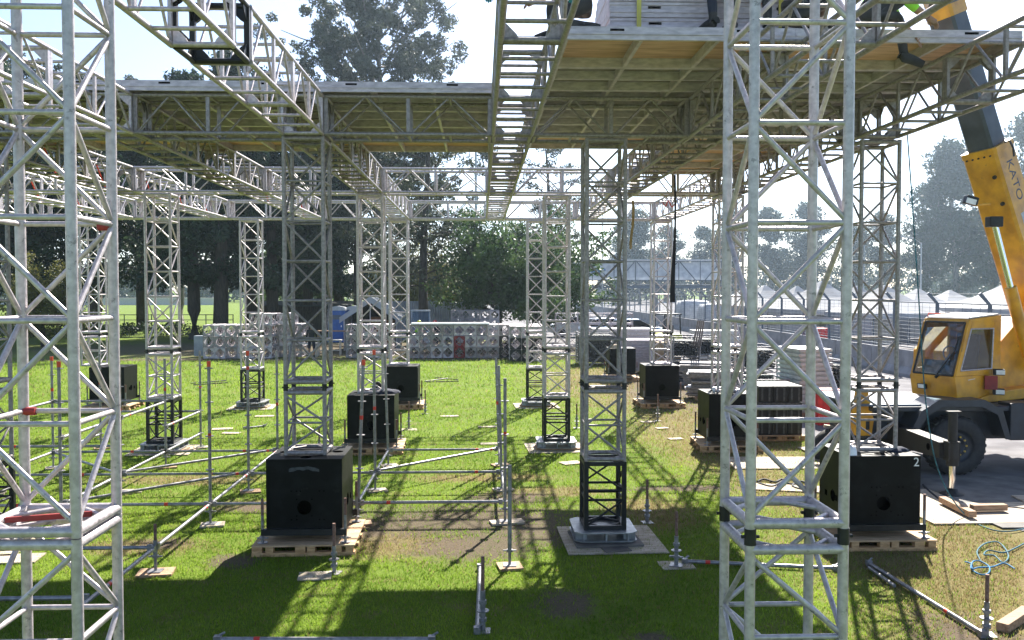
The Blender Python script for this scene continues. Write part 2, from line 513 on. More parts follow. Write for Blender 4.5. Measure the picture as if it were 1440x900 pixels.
# ------------------------------------------------------------------ grass blades
def grass_blades():
    rng = np.random.default_rng(5)
    m, t, out = _nodes('grass_blade')
    at = t.nodes.new('ShaderNodeAttribute'); at.attribute_name = 'tone'
    df = t.nodes.new('ShaderNodeBsdfDiffuse'); tr = t.nodes.new('ShaderNodeBsdfTranslucent')
    mx = t.nodes.new('ShaderNodeMixShader'); mx.inputs[0].default_value = 0.6
    t.links.new(at.outputs['Color'], df.inputs[0]); t.links.new(at.outputs['Color'], tr.inputs[0])
    t.links.new(df.outputs[0], mx.inputs[1]); t.links.new(tr.outputs[0], mx.inputs[2]); t.links.new(mx.outputs[0], out.inputs[0])
    M['grass_blade'] = m
    px, py, hh = [], [], []
    for y0, y1, dens, h in ((7.4, 11, 1300, .034), (11, 15, 850, .038), (15, 21, 400, .045), (21, 30, 150, .06), (30, 46, 55, .085)):
        n = int(dens * 1.2 * (y1 * y1 - y0 * y0) / 2)
        y = np.sqrt(rng.uniform(y0 * y0, y1 * y1, n))
        x = rng.uniform(-.64, .62, n) * y
        px.append(x); py.append(y); hh.append(np.full(n, h))
    x, y, h = map(np.concatenate, (px, py, hh))
    keep = x < 7.5
    soil = np.zeros_like(x); dry = np.zeros_like(x)
    wob = .35 * np.sin(x * 3.1 + y) + .3 * np.sin(y * 4.3 - x * 1.7) + rng.normal(0, .2, len(x))
    for cx, cy, rx, ry in SOIL:
        soil = np.maximum(soil, 1.25 - np.hypot((x - cx) / rx, (y - cy) / ry) + .4 * wob)
    for cx, cy, rx, ry in DRY:
        dry = np.maximum(dry, 1.3 - np.hypot((x - cx) / rx, (y - cy) / ry) + .3 * wob)
    keep &= rng.uniform(0, 1, len(x)) > np.clip(soil * 1.1, 0, .90)
    x, y, h, dry = x[keep], y[keep], h[keep], np.clip(dry[keep] * 1.3, 0, 1)
    n = len(x); K = 2
    x = np.repeat(x, K) + rng.normal(0, .02, n * K); y = np.repeat(y, K) + rng.normal(0, .02, n * K)
    h = np.repeat(h, K) * rng.uniform(.5, 1.35, n * K); dry = np.repeat(dry, K); n *= K
    a = rng.uniform(0, 2 * math.pi, n); w = h * rng.uniform(.10, .17, n)
    lean = h * rng.uniform(.15, .9, n); la = rng.uniform(0, 2 * math.pi, n)
    v = np.empty((n, 3, 3))
    v[:, 0] = np.stack([x - w * np.cos(a), y - w * np.sin(a), np.full(n, -.002)], 1)
    v[:, 1] = np.stack([x + w * np.cos(a), y + w * np.sin(a), np.full(n, -.002)], 1)
    v[:, 2] = np.stack([x + lean * np.cos(la), y + lean * np.sin(la), h], 1)
    me = bpy.data.meshes.new('lawn_grass')
    me.vertices.add(3 * n); me.loops.add(3 * n); me.polygons.add(n)
    me.vertices.foreach_set('co', v.ravel())
    me.loops.foreach_set('vertex_index', np.arange(3 * n, dtype=np.int32))
    me.polygons.foreach_set('loop_start', np.arange(0, 3 * n, 3, dtype=np.int32))
    me.polygons.foreach_set('loop_total', np.full(n, 3, dtype=np.int32))
    g1, g2, d1, d2 = (np.array(c) for c in ((.085, .165, .018), (.250, .350, .038), (.17, .13, .055), (.29, .235, .12)))
    tt = np.clip(rng.uniform(0, 1, (n, 1)) * .7 + .15 + (.16 * np.sin(x * 1.9 + 2 * np.sin(y * .9)) + .13 * np.sin(y * 2.3 + 1.7 * np.sin(x * 1.1)) + .1 * np.sin(x * 5.1 - y * 4.3))[:, None], 0, 1); isdry = (rng.uniform(0, 1, n) < .08 + .72 * dry)[:, None]
    c = np.where(isdry, d1 + (d2 - d1) * tt, g1 + (g2 - g1) * tt)
    c4 = np.concatenate([np.repeat(c, 3, 0), np.ones((3 * n, 1))], 1)
    at_ = me.color_attributes.new('tone', 'FLOAT_COLOR', 'POINT'); at_.data.foreach_set('color', c4.ravel())
    me.materials.append(m); me.update(calc_edges=True)
    tag(link('lawn_grass', me), 'short green grass blades covering the field', 'grass', kind='stuff')
    print('grass blades', n)
grass_blades()

# ------------------------------------------------------------------ concrete barrier and debris fence along the far side of the road
BX = 17.3
def barrier():
    mb = MB()
    prof = [(-.30, 0), (-.30, .12), (-.12, .38), (-.09, 1.05), (.09, 1.05), (.12, .38), (.30, .12), (.30, 0)]
    me = MB().prism([(x, 0, z) for x, z in prof], (0, 3.94, 0)).mesh('barrier_block', 'concrete')
    root = thing('concrete_barrier', 'long row of grey concrete crash barriers along the road', 'barrier', (BX, 27.0, 0))
    for i in range(34):
        link('barrier_block', me, root, (0, i * 4.0, 0))
barrier()

def fence():
    root = thing('debris_fence', 'tall wire mesh fence with bent post tops above the concrete barrier', 'fence', (BX + .35, 27, 0))
    post = MB()
    post.bbox((-.05, -.05, 0), (.05, .05, 2.95))
    post.prism([(-.05, -.05, 2.951), (.05, -.05, 2.951), (-.33, -.05, 3.4), (-.42, -.05, 3.34)], (0, .1, 0))
    pm = post.mesh('post', 'far_steel')
    for i in range(36):
        link('post', pm, root, (0, i * 3.6, 0))
    net = MB()
    for k in range(13):
        z = 1.1 + k * .155
        net.tube((0, 0, z), (0, 126, z), .007, 4, caps=False)
    for i in range(36 * 6):
        net.tube((.01, i * .6, 1.1), (.01, i * .6, 2.96), .006, 3, caps=False)
    for k in range(3):
        net.tube((-.12 - .11 * k, 0, 3.08 + .13 * k), (-.12 - .11 * k, 126, 3.08 + .13 * k), .007, 4, caps=False)
    tag(net.build('wire_mesh', 'far_steel', root), kind='stuff')
    for k, z in enumerate((1.12, 2.98)):
        rod('rail', (0, 0, z), (0, 126, z), .022, 'far_steel', root)
fence()

# ------------------------------------------------------------------ trees
def rand_unit(rng):
    while True:
        v = Vector((rng.uniform(-1, 1), rng.uniform(-1, 1), rng.uniform(-1, 1)))
        if 0.05 < v.length < 1: return v.normalized()

def leaf_cloud(centres, n_each, leaf, seed, droop=0.0, elong=1.6):
    """many small leaf faces scattered through clump volumes; centres = [(pos, radius, squash)]"""
    rng = np.random.default_rng(seed)
    P = []
    for (c, r, sq) in centres:
        k = int(n_each * (r ** 1.7))
        d = rng.normal(size=(k, 3)); d /= np.linalg.norm(d, axis=1, keepdims=True)
        rad = r * rng.uniform(0.15, 1, (k, 1)) ** 0.55
        p = d * rad * np.array([1, 1, sq])
        p[:, 2] -= droop * rng.uniform(0, 1, k) * np.hypot(p[:, 0], p[:, 1])
        P.append(p + np.array(c))
    P = np.concatenate(P); n = len(P)
    u = rng.normal(size=(n, 3)); u[:, 2] -= droop; u /= np.linalg.norm(u, axis=1, keepdims=True)
    w = np.cross(u, rng.normal(size=(n, 3))); w /= np.linalg.norm(w, axis=1, keepdims=True)
    s = leaf * rng.uniform(.55, 1.4, (n, 1))
    v = np.empty((n, 4, 3))
    v[:, 0] = P - u * s * elong * .5; v[:, 1] = P + w * s * .42; v[:, 2] = P + u * s * elong * .5; v[:, 3] = P - w * s * .42
    me = bpy.data.meshes.new('crown')
    me.vertices.add(4 * n); me.loops.add(4 * n); me.polygons.add(n)
    me.vertices.foreach_set('co', v.ravel())
    me.loops.foreach_set('vertex_index', np.arange(4 * n, dtype=np.int32))
    me.polygons.foreach_set('loop_start', np.arange(0, 4 * n, 4, dtype=np.int32))
    me.polygons.foreach_set('loop_total', np.full(n, 4, dtype=np.int32))
    me.update(calc_edges=True)
    return me

def grow_tree(kind, seed):
    """returns (trunk mesh, crown mesh) for a tree of unit height ~ H metres"""
    rng = random.Random(seed)
    mb = MB(); clumps = []
    def limb(p, d, ln, r, segs=5, curve=.12, grav=0.0):
        pts = [Vector(p)]; rr = [r]; d = Vector(d).normalized()
        for i in range(segs):
            d = (d + rand_unit(rng) * curve + Vector((0, 0, grav))).normalized()
            pts.append(pts[-1] + d * ln / segs); rr.append(max(.02, r * (1 - .8 * (i + 1) / segs)))
        mb.path(pts, rr, 6)
        return pts
    if kind == 'eucalypt':
        H = 28
        tr = limb((0, 0, -.1), (.03, 0, 1), 24, .5, 9, .06)
        for i in range(62):
            k = rng.uniform(.30, 1.0); idx = min(8, int(k * 9))
            p = tr[idx].lerp(tr[min(9, idx + 1)], rng.random())
            a = rng.uniform(0, 2 * math.pi)
            ln = (11.5 - 4.5 * k) * rng.uniform(.5, 1.2)
            pts = limb(p, (math.cos(a), math.sin(a), rng.uniform(.25, .95)), ln, .13, 5, .22, .05)
            for q, rr in ((pts[-1], 1.5), (pts[-2], 1.3), (pts[-3], .9)):
                for _ in range(4):
                    clumps.append((q + rand_unit(rng) * rr * 1.35, rng.uniform(.3, .9), .75))
        cm = leaf_cloud(clumps, 260, .15, seed, .45, 2.4)
        mats = ('bark_grey', 'leaf_eucalypt')
    elif kind == 'cedar':
        tr = limb((0, 0, -.1), (0, 0, 1), 19, .52, 9, .03)
        for i in range(64):
            k = rng.uniform(.24, 1.0); idx = min(8, int(k * 9))
            p = tr[idx].lerp(tr[min(9, idx + 1)], rng.random())
            a = rng.uniform(0, 2 * math.pi)
            ln = (1.2 + 4.6 * (1 - k)) * rng.uniform(.7, 1.15)
            pts = limb(p, (math.cos(a), math.sin(a), .25), ln, .085, 5, .15, -.10)
            for j, q in enumerate(pts[1:]):
                clumps.append((q + Vector((0, 0, -.25)), rng.uniform(.55, 1.05), .8))
        cm = leaf_cloud(clumps, 120, .17, seed, .45, 2.0)
        mats = ('bark_dark', 'leaf_cedar')
    elif kind == 'broad':
        tr = limb((0, 0, -.1), (.02, 0, 1), 5.0, .36, 4, .06)
        for i in range(22):
            a = rng.uniform(0, 2 * math.pi)
            p = tr[rng.randint(2, 4)]
            pts = limb(p, (math.cos(a), math.sin(a), rng.uniform(-.05, 1.5)), rng.uniform(3.0, 5.6), .12, 5, .2, .05)
            for j, q in enumerate(pts[2:]):
                for _ in range(3):
                    clumps.append((q + rand_unit(rng) * .9, rng.uniform(.6, 1.15), .75))
        cm = leaf_cloud(clumps, 105, .17, seed, .25, 1.7)
        mats = ('bark_dark', 'leaf_broad')
    elif kind == 'pine':
        tr = limb((0, 0, -.1), (.03, .02, 1), 17, .42, 8, .05)
        for i in range(36):
            k = rng.uniform(.28, 1.0); idx = min(7, int(k * 8))
            p = tr[idx].lerp(tr[min(8, idx + 1)], rng.random())
            a = rng.uniform(0, 2 * math.pi)
            pts = limb(p, (math.cos(a), math.sin(a), .35), rng.uniform(2.6, 6.2) * (1.2 - .55 * k), .075, 6, .2, -.06)
            for q in pts[2:]:
                clumps.append((q + rand_unit(rng) * .35, rng.uniform(.4, .8), .7))
        cm = leaf_cloud(clumps, 110, .13, seed, .45, 2.6)
        mats = ('bark_dark', 'leaf_eucalypt')
    elif kind == 'far':
        tr = limb((0, 0, -.1), (.02, 0, 1), 14, .36, 6, .06)
        for i in range(34):
            k = rng.uniform(.15, 1.0); idx = min(5, int(k * 6))
            p = tr[idx].lerp(tr[min(6, idx + 1)], rng.random())
            a = rng.uniform(0, 2 * math.pi)
            pts = limb(p, (math.cos(a), math.sin(a), rng.uniform(.1, .9)), rng.uniform(2, 4.6) * (1.15 - .5 * k), .09, 4, .2, .02)
            for q in pts[1:]:
                for _ in range(2):
                    clumps.append((q + rand_unit(rng) * .6, rng.uniform(.6, 1.2), .85))
        cm = leaf_cloud(clumps, 70, .22, seed, .3, 1.8)
        mats = ('bark_grey', 'leaf_far')
    tm = mb.mesh('trunk', mats[0])
    cm.materials.append(M[mats[1]])
    return tm, cm

PROTO = {}
def tree(name, kind, variant, loc, scale, rz, label, group, leaf=None, sxy=1.0):
    key = (kind, variant, leaf)
    if key not in PROTO:
        if (kind, variant, None) in PROTO and leaf:
            tm, cm = PROTO[(kind, variant, None)]; cm = cm.copy(); cm.materials.clear(); cm.materials.append(M[leaf])
        else:
            tm, cm = grow_tree(kind, variant * 17 + len(kind))
            if leaf: cm.materials.clear(); cm.materials.append(M[leaf])
        PROTO[key] = (tm, cm)
    tm, cm = PROTO[key]
    r = thing(name, label, 'tree', loc, rz, group)
    r.scale = (scale * sxy, scale * sxy, scale)
    link('trunk', tm, r); link('crown', cm, r)
    return r

TL = 'trees along the left edge of the lawn'
def at_px(px, Y):
    p = A(px, 407, Y); return (p.x, Y, 0)
# dark evergreens behind the left scaffold and the truss stacks
for i, (px, Y, s, v, lab) in enumerate([
        (-40, 62, 1.02, 1, 'dark evergreen tree at the far left edge of the photo behind the near aluminium tower'),
        (52, 68, .95, 2, 'dark evergreen tree seen between the posts of the near left tower'),
        (135, 66, 1.0, 3, 'dark evergreen tree right behind the leftmost ballast box tower'),
        (200, 76, 1.05, 1, 'dark evergreen tree with trunk just left of the slim tower on black base'),
        (273, 64, 1.0, 2, 'dark evergreen with stout bare trunk right of the slim tower near the truss stack'),
        (309, 62, 1.04, 3, 'dark evergreen with two close trunks standing over the left truss stack'),
        (352, 70, .98, 1, 'dark evergreen behind the small far tower at the left truss stack'),
        (384, 66, 1.02, 3, 'dark evergreen with tall trunk just left of the central ballast tower'),
        (432, 72, .9, 2, 'dark evergreen hidden behind the central ballast tower'),
        (476, 78, .95, 3, 'dark evergreen behind the blue portable toilets')]):
    tree('evergreen_tree', 'cedar', v, at_px(px, Y), s, i * 1.3, lab, TL)
tree('eucalyptus_tree', 'eucalypt', 1, at_px(540, 84), 1.14, 0.6, 'very tall airy eucalyptus rising above the stage deck against the sky', 'tall eucalyptus trees')
tree('eucalyptus_tree', 'eucalypt', 2, at_px(255, 92), .80, 2.0, 'eucalyptus whose top just shows above the deck left of the front beam', 'tall eucalyptus trees')
tree('eucalyptus_tree', 'eucalypt', 2, at_px(20, 80), .92, 4.0, 'tall eucalyptus at the upper left corner behind the near tower', 'tall eucalyptus trees')
tree('eucalyptus_tree', 'eucalypt', 1, at_px(100, 96), .92, 3.0, 'slender eucalyptus top behind the near left tower above the deck', 'tall eucalyptus trees')
tree('pine_tree', 'pine', 1, at_px(597, 58), .86, 1.0, 'open pine with bare dark trunk behind the two helmeted workers', 'trees behind the truss stacks')
tree('pine_tree', 'pine', 2, at_px(505, 66), .9, 2.3, 'dark pine rising straight behind the white tent', 'trees behind the truss stacks')
tree('pine_tree', 'pine', 1, at_px(775, 82), .95, 4.2, 'tall thin pine top seen in the gap below the deck right of centre', 'trees behind the truss stacks')
tree('round_tree', 'broad', 1, at_px(700, 55), .86, .4, 'rounded broadleaf tree with dense green crown right of the lamp post', 'trees behind the truss stacks')
tree('round_tree', 'broad', 2, at_px(752, 60), .88, 2.1, 'rounded broadleaf tree partly hidden by the paired slim towers', 'trees behind the truss stacks')
tree('round_tree', 'broad', 2, at_px(583, 72), .8, 3.3, 'small yellowish broadleaf tree beside the pine trunk', 'trees behind the truss stacks', 'leaf_yellow')
tree('round_tree', 'broad', 1, at_px(648, 82), .72, 5.0, 'pale yellow green bush tree behind the corrugated fence', 'trees behind the truss stacks', 'leaf_yellow')
tree('round_tree', 'broad', 2, at_px(60, 56), .55, 1.1, 'small yellowish tree in the sun between the posts of the near left tower', TL, 'leaf_yellow')
tree('round_tree', 'broad', 1, at_px(430, 84), .95, 4.0, 'broadleaf tree filling the gap behind the central tower', TL)
# hazy trees beyond the fence at right
TR = 'hazy trees beyond the tents'
for i, (px, Y, s, lab) in enumerate([
        (1300, 195, 1.75, 'hazy tree right of the slim right tower above the white tents'),
        (1345, 190, 2.35, 'large hazy tree left of the crane boom'),
        (1392, 200, 1.9, 'hazy tree whose lower crown is crossed by the crane boom'),
        (1440, 195, 2.75, 'tall hazy tree at the right edge of the photo behind the crane boom'),
        (1245, 220, 1.5, 'low hazy tree seen through the slim right tower'),
        (1195, 230, 1.4, 'low hazy tree just right of the near right tower'),
        (1130, 230, 1.7, 'hazy tree seen between the posts of the near right tower'),
        (1085, 225, 1.6, 'hazy tree seen at the left posts of the near right tower'),
        (1015, 210, 1.5, 'distant pale tree right of the hanging black strap'),
        (985, 230, 1.3, 'distant pale tree above the footbridge right end'),
        (900, 215, 1.5, 'distant pale tree above the footbridge near the tan strap'),
        (872, 240, 1.5, 'distant pale tree above the footbridge left end'),
        (935, 250, 1.4, 'distant pale tree behind the slim far right tower')]):
    tree('hazy_tree', 'far', 1 + i % 3, at_px(px, Y), s, i * 2.1, lab, TR)

def woodland():
    """far-off wood that reads as one mass"""
    rng = random.Random(8); cl = []
    for i in range(150):
        px = rng.uniform(-250, 1700); Y = rng.uniform(240, 330)
        p = A(px, 407, Y); h = rng.uniform(5, 13)
        for k in range(7):
            cl.append(((p.x + rng.uniform(-3.5, 3.5), Y + rng.uniform(-3, 3), h * rng.uniform(.12, .95)), rng.uniform(2.0, 3.6), .9))
    me = leaf_cloud(cl, 14, .75, 4, .2, 1.5); me.materials.append(M['leaf_far'])
    tag(link('far_woodland', me), 'continuous band of far-off hazy trees along the horizon', 'woodland', kind='stuff')
woodland()

def hedge():
    rng = random.Random(9); cl = []
    for i in range(120):
        px = rng.uniform(-80, 290); Y = rng.uniform(66, 69); p = A(px, 407, Y)
        cl.append(((p.x, Y, rng.uniform(.2, .8)), rng.uniform(.45, .75), .9))
    me = leaf_cloud(cl, 90, .14, 6); me.materials.append(M['leaf_hedge'])
    tag(link('hedge', me), 'low dark hedge under the left trees in front of the far field', 'hedge')
hedge()
# ================================================================== TRUSS TOWERS AND BEAMS
TW = 0.52                                   # centre-line width of the truss
CH_R, RUNG_R, DIA_R = 0.029, 0.0155, 0.0155
ROWS = {0: 5.05, 1: 12.45, 2: 19.65, 3: 26.8}
Z_BOT, Z_TOP = 5.58, 6.08                   # chord centre lines of the beams
Z_DECK = Z_TOP + 0.032

def corners(c, s, u, w=TW, h=TW):
    return [c + s * (a * w / 2) + u * (b * h / 2) for a, b in ((-1, -1), (1, -1), (1, 1), (-1, 1))]

def ring(mb, c, s, u, r, w=TW, h=TW):
    q = corners(c, s, u, w, h)
    for i in range(4):
        mb.tube(q[i], q[(i + 1) % 4], r, 8)

def gusset_plate(mb, c, d1, d2, nrm, size=.15, th=.008):
    """triangular corner plate in the plane of d1,d2"""
    d1, d2, nrm = d1.normalized(), d2.normalized(), nrm.normalized()
    mb.prism([c + nrm * -th / 2, c + d1 * size - nrm * th / 2, c + d1 * size * .85 + d2 * size * .25 - nrm * th / 2,
              c + d1 * size * .25 + d2 * size * .85 - nrm * th / 2, c + d2 * size - nrm * th / 2], nrm * th)

def tower_section(th, org, cx, cy, z0, z1, bay, mt, phase, endr=.03, red=None):
    """one upright truss section; end frames are the section mesh, chords and braces its sub-parts"""
    X, Yv, Zv = Vector((1, 0, 0)), Vector((0, 1, 0)), Vector((0, 0, 1))
    mb = MB()
    for z in (z0 + endr, z1 - endr):
        ring(mb, Vector((cx, cy, z)) - org, X, Yv, endr)
    for z, sg in ((z0 + endr, 1), (z1 - endr, -1)):           # flat corner braces in the end frame
        c = Vector((cx, cy, z)) - org
        q = corners(c, X, Yv)
        for i in range(4):
            a, b = q[(i - 1) % 4], q[(i + 1) % 4]
            mb.tube(q[i].lerp(a, .38), q[i].lerp(b, .38), .016, 6)
    qs = corners(Vector((cx, cy, 0)), X, Yv)
    for q in qs:
        mb.tube(q + Zv * z0 - org, q + Zv * z1 - org, CH_R, 14)
    sec = mb.build('truss_section', mt, th)
    a, b = z0 + endr * 2, z1 - endr * 2
    n = max(1, round((b - a) / bay))
    step = (b - a) / n
    for j in range(n):
        za, zb = a + j * step, a + (j + 1) * step
        for i in range(4):
            p, q = qs[i], qs[(i + 1) % 4]
            d = (q - p).normalized() * CH_R * .6
            if j:
                rod('rung', p + d + Zv * za, q - d + Zv * za, RUNG_R, mt, sec, org)
            up = (j + i + phase) % 2 == 0
            e0, e1 = (za + .025, zb - .025) if up else (zb - .025, za + .025)
            rod('brace', p + d + Zv * e0, q - d + Zv * e1, DIA_R, red if (red and (i * 3 + j) % 5 == 0) else mt, sec, org)
    return sec

def couplers(th, org, cx, cy, z):
    for q in corners(Vector((cx, cy, z)), Vector((1, 0, 0)), Vector((0, 1, 0))):
        mb = MB()
        mb.tube(q - org - Vector((0, 0, .045)), q - org + Vector((0, 0, .045)), .033, 12)
        mb.tube(q - org + Vector((-.05, 0, 0)), q - org + Vector((.05, 0, 0)), .010, 6)
        mb.build('coupler', 'black_steel', th)

def base_plate(th, org, cx, cy, z):
    mb = MB()
    def slab(z0, t, w):
        c = .09; h = w / 2
        poly = [(-h + c, -h), (h - c, -h), (h, -h + c), (h, h - c), (h - c, h), (-h + c, h), (-h, h - c), (-h, -h + c)]
        mb.prism([Vector((x + cx, y + cy, z0)) - org for x, y in poly], (0, 0, t))
    slab(z, .012, .86); slab(z + .115, .014, .86)
    for i in range(4):
        for k in (-.3, 0, .3):
            c = Vector((cx, cy, z + .0635)) - org
            off = rotz(i * math.pi / 2) @ Vector((k, -.33, 0))
            mb.box(c + off, (.02 if i % 2 == 0 else .16, .16 if i % 2 == 0 else .02, .103))
    mb.build('base_plate', 'steel_plate', th)
    j = MB()
    j.tube(Vector((cx, cy, z - .05)) - org, Vector((cx, cy, z)) - org, .04, 12)
    j.tube(Vector((cx, cy, z - .055)) - org, Vector((cx, cy, z - .042)) - org, .11, 16)
    j.build('foot', 'steel_plate', th)

def tower(cx, cy, label, base, phase=0, top=Z_BOT - CH_R - .005, joint=2.18, coup=True, seccol='aluminium', red=None):
    org = Vector((cx, cy, 0))
    th = thing('truss_tower', label, 'truss tower', (cx, cy, 0), group='truss towers holding up the stage roof')
    if base == 'box':
        z = 1.262
    elif base == 'black':
        z = 1.15
        base_plate(th, org, cx, cy, .075)
        black_section(th, org, cx, cy, .206, 1.145)
    else:
        z = .14
        base_plate(th, org, cx, cy, .075 - .06)
    gap = .085 if coup else .006
    tower_section(th, org, cx, cy, z, joint - gap / 2, .46, seccol, phase + 1)
    if coup:
        couplers(th, org, cx, cy, joint)
    tower_section(th, org, cx, cy, joint + gap / 2, top, .55, seccol, phase + 1, red=red)
    return th

def black_section(th, org, cx, cy, z0, z1):
    X, Yv, Zv = Vector((1, 0, 0)), Vector((0, 1, 0)), Vector((0, 0, 1))
    mb = MB()
    for z in (z0 + .03, z1 - .03):
        q = corners(Vector((cx, cy, z)) - org, X, Yv)
        for i in range(4):
            a, b = q[i], q[(i + 1) % 4]
            d = (b - a).normalized()
            mb.box((a + b) / 2, (.055 if abs(d.x) < .5 else TW - .06, .055 if abs(d.y) < .5 else TW - .06, .055))
        if z < .5:
            for i in range(4):
                mb.tube(q[i].lerp(q[(i - 1) % 4], .45), q[i].lerp(q[(i + 1) % 4], .45), .022, 6)
    qs = corners(Vector((cx, cy, 0)), X, Yv)
    for q in qs:
        mb.box(q + Zv * (z0 + z1) / 2 - org, (.062, .062, z1 - z0))
    sec = mb.build('black_section', 'black_steel', th)
    zm = (z0 + z1) / 2
    for i in range(4):
        p, q = qs[i], qs[(i + 1) % 4]
        d = (q - p).normalized() * .03
        for dz in (-.06, .07):
            rod('rung', p + d + Zv * (zm + dz), q - d + Zv * (zm + dz), .018, 'black_steel', sec, org)
        rod('brace', p + d + Zv * (z0 + .07), q - d + Zv * (zm - .08), .014, 'black_steel', sec, org)
        rod('brace', p + d + Zv * (z1 - .07), q - d + Zv * (zm + .09), .014, 'black_steel', sec, org)

def beam_section(th, org, p0, p1, mt, near, redn=0):
    """one horizontal truss section from p0 to p1 (centre line); side lattice plus ladder rungs top and bottom"""
    d = (p1 - p0); L = d.length; d = d / L
    Zv = Vector((0, 0, 1)); s = d.cross(Zv).normalized()
    H = Z_TOP - Z_BOT
    mb = MB()
    for t in (.026, L - .026):                       # end frames: flat uprights, rungs, drilled gussets
        c = p0 + d * t - org
        q = corners(c, s, Zv, TW, H)
        mb.tube(q[0], q[1], .024, 8); mb.tube(q[3], q[2], .024, 8)
        for a, b in ((q[0], q[3]), (q[1], q[2])):
            m_ = (a + b) / 2
            mb.box(m_, (.03 + abs(d.x) * .022, .03 + abs(d.y) * .022, H - .03))
        if near:
            for i, (sx, sz) in enumerate(((1, 1), (-1, 1), (-1, -1), (1, -1))):
                gusset_plate(mb, q[i] + (s * sx + Zv * sz) * .02, s * sx, Zv * sz, d, .13)
    for a in (-1, 1):
        for z in (-H / 2, H / 2):
            o = s * (a * TW / 2) + Zv * z - org
            mb.tube(p0 + o, p1 + o, CH_R - .002, 12)
    sec = mb.build('truss_section', mt, th)
    nb = max(1, round(L / 1.0)); bay = L / nb
    for a in (-1, 1):
        for j in range(nb):
            x0 = p0 + s * (a * TW / 2) + d * (j * bay)
            lo, hi = -H / 2 + .025, H / 2 - .025
            if j:
                bar('upright', x0 + Zv * lo, x0 + Zv * hi, .05, .03, s, mt, sec, org)
            m_ = x0 + d * (bay / 2)
            rod('brace', x0 + d * .06 + Zv * lo, m_ - d * .03 + Zv * hi, .0145, mt, sec, org, 8)
            rod('brace', m_ + d * .03 + Zv * hi, x0 + d * (bay - .06) + Zv * lo, .0145, 'red_tape' if redn and (j + a) % redn == 0 else mt, sec, org, 8)
    nr = max(1, round(L / .55))
    for z in (-H / 2, H / 2):
        for j in range(1, nr):
            c = p0 + d * (L * j / nr) + Zv * z
            rod('rung', c - s * (TW / 2), c + s * (TW / 2), .0185, mt, sec, org, 8)
    return sec

def corner_block(th, org, c, mt):
    H = Z_TOP - Z_BOT; h = .275
    X, Yv, Zv = Vector((1, 0, 0)), Vector((0, 1, 0)), Vector((0, 0, 1))
    mb = MB(); c = c - org
    for sz in (-H / 2, H / 2):
        q = [c + X * a * .245 + Yv * b * .245 + Zv * sz for a, b in ((-1, -1), (1, -1), (1, 1), (-1, 1))]
        for i in range(4):
            mb.tube(q[i], q[(i + 1) % 4], .027, 8)
    for a, b in ((-1, -1), (1, -1), (1, 1), (-1, 1)):
        mb.box(c + X * a * .245 + Yv * b * .245, (.05, .05, H - .03))
        for sz in (-1, 1):
            k = c + X * a * .22 + Yv * b * .245 + Zv * sz * (H / 2 - .02)
            gusset_plate(mb, k, X * -a, Zv * -sz, Yv, .13)
            k = c + X * a * .245 + Yv * b * .22 + Zv * sz * (H / 2 - .02)
            gusset_plate(mb, k, Yv * -b, Zv * -sz, X, .13)
    mb.build('corner_block', mt, th)

ZC = (Z_BOT + Z_TOP) / 2
COLS = [('far left beam line', -15.6), ('second beam line from the left', -12.95), ('third beam line from the left', -10.3), ('beam line left of the slim left towers', -7.62),
        ('beam line right of the slim left towers', -4.88), ('beam line over the left ballast boxes', -2.37),
        ('central beam line', 0.43), ('beam line right of the middle towers', 3.10), ('beam line over the right ballast boxes', 5.42)]
SPAN_TXT = {(0, 1): 'front span running out above the camera', (1, 2): 'middle span under and behind the deck', (2, 3): 'rear span between second and third cross rows'}

def long_beam(ci, r0, r1, near, wet):
    txt, x = COLS[ci]
    y0, y1 = ROWS[r0] + .28, ROWS[r1] - .28
    org = Vector((x, y0, Z_BOT))
    th = thing('truss_beam', f'lengthwise aluminium truss beam, {SPAN_TXT[(r0, r1)]}, {txt}', 'truss beam', org, group='lengthwise truss beams')
    n = 3; L = (y1 - y0) / n
    if ci == 5 and r0 == 0:                       # a black corner block is let into this beam
        for a, b in ((y0, 7.84), (8.40, 10.28), (10.28, y1)):
            beam_section(th, org, Vector((x, a + .002, ZC)), Vector((x, b - .002, ZC)), wet, near)
        corner_block(th, org, Vector((x, 8.12, ZC)), 'black_steel')
        n = 0
    for k in range(n):
        beam_section(th, org, Vector((x, y0 + k * L + .002, ZC)), Vector((x, y0 + (k + 1) * L - .002, ZC)), wet, near, redn=3 if ci < 5 and not near else 0)
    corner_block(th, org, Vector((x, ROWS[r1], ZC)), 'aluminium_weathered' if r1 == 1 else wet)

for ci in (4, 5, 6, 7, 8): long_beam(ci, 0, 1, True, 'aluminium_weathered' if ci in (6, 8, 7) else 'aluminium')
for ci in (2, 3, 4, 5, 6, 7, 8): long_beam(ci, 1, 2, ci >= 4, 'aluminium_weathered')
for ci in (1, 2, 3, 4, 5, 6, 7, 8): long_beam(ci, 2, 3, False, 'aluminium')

ROWTXT = {1: 'front cross row under the deck edge', 2: 'second cross row', 3: 'third and farthest cross row'}
def cross_beam(r, c0, c1):
    x0, x1 = COLS[c0][1] + .28, COLS[c1][1] - .28
    y = ROWS[r]; org = Vector((x0, y, Z_BOT))
    th = thing('truss_beam', f'crosswise truss beam of the {ROWTXT[r]}, right of the {COLS[c0][0]}', 'truss beam', org, group='crosswise truss beams')
    n = 1
    L = (x1 - x0) / n
    for k in range(n):
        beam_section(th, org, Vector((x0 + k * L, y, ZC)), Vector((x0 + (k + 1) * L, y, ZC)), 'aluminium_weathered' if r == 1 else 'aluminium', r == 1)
for r, cs in ((1, range(2, 8)), (2, range(1, 8)), (3, range(0, 8))):
    for c in cs: cross_beam(r, c, c + 1)

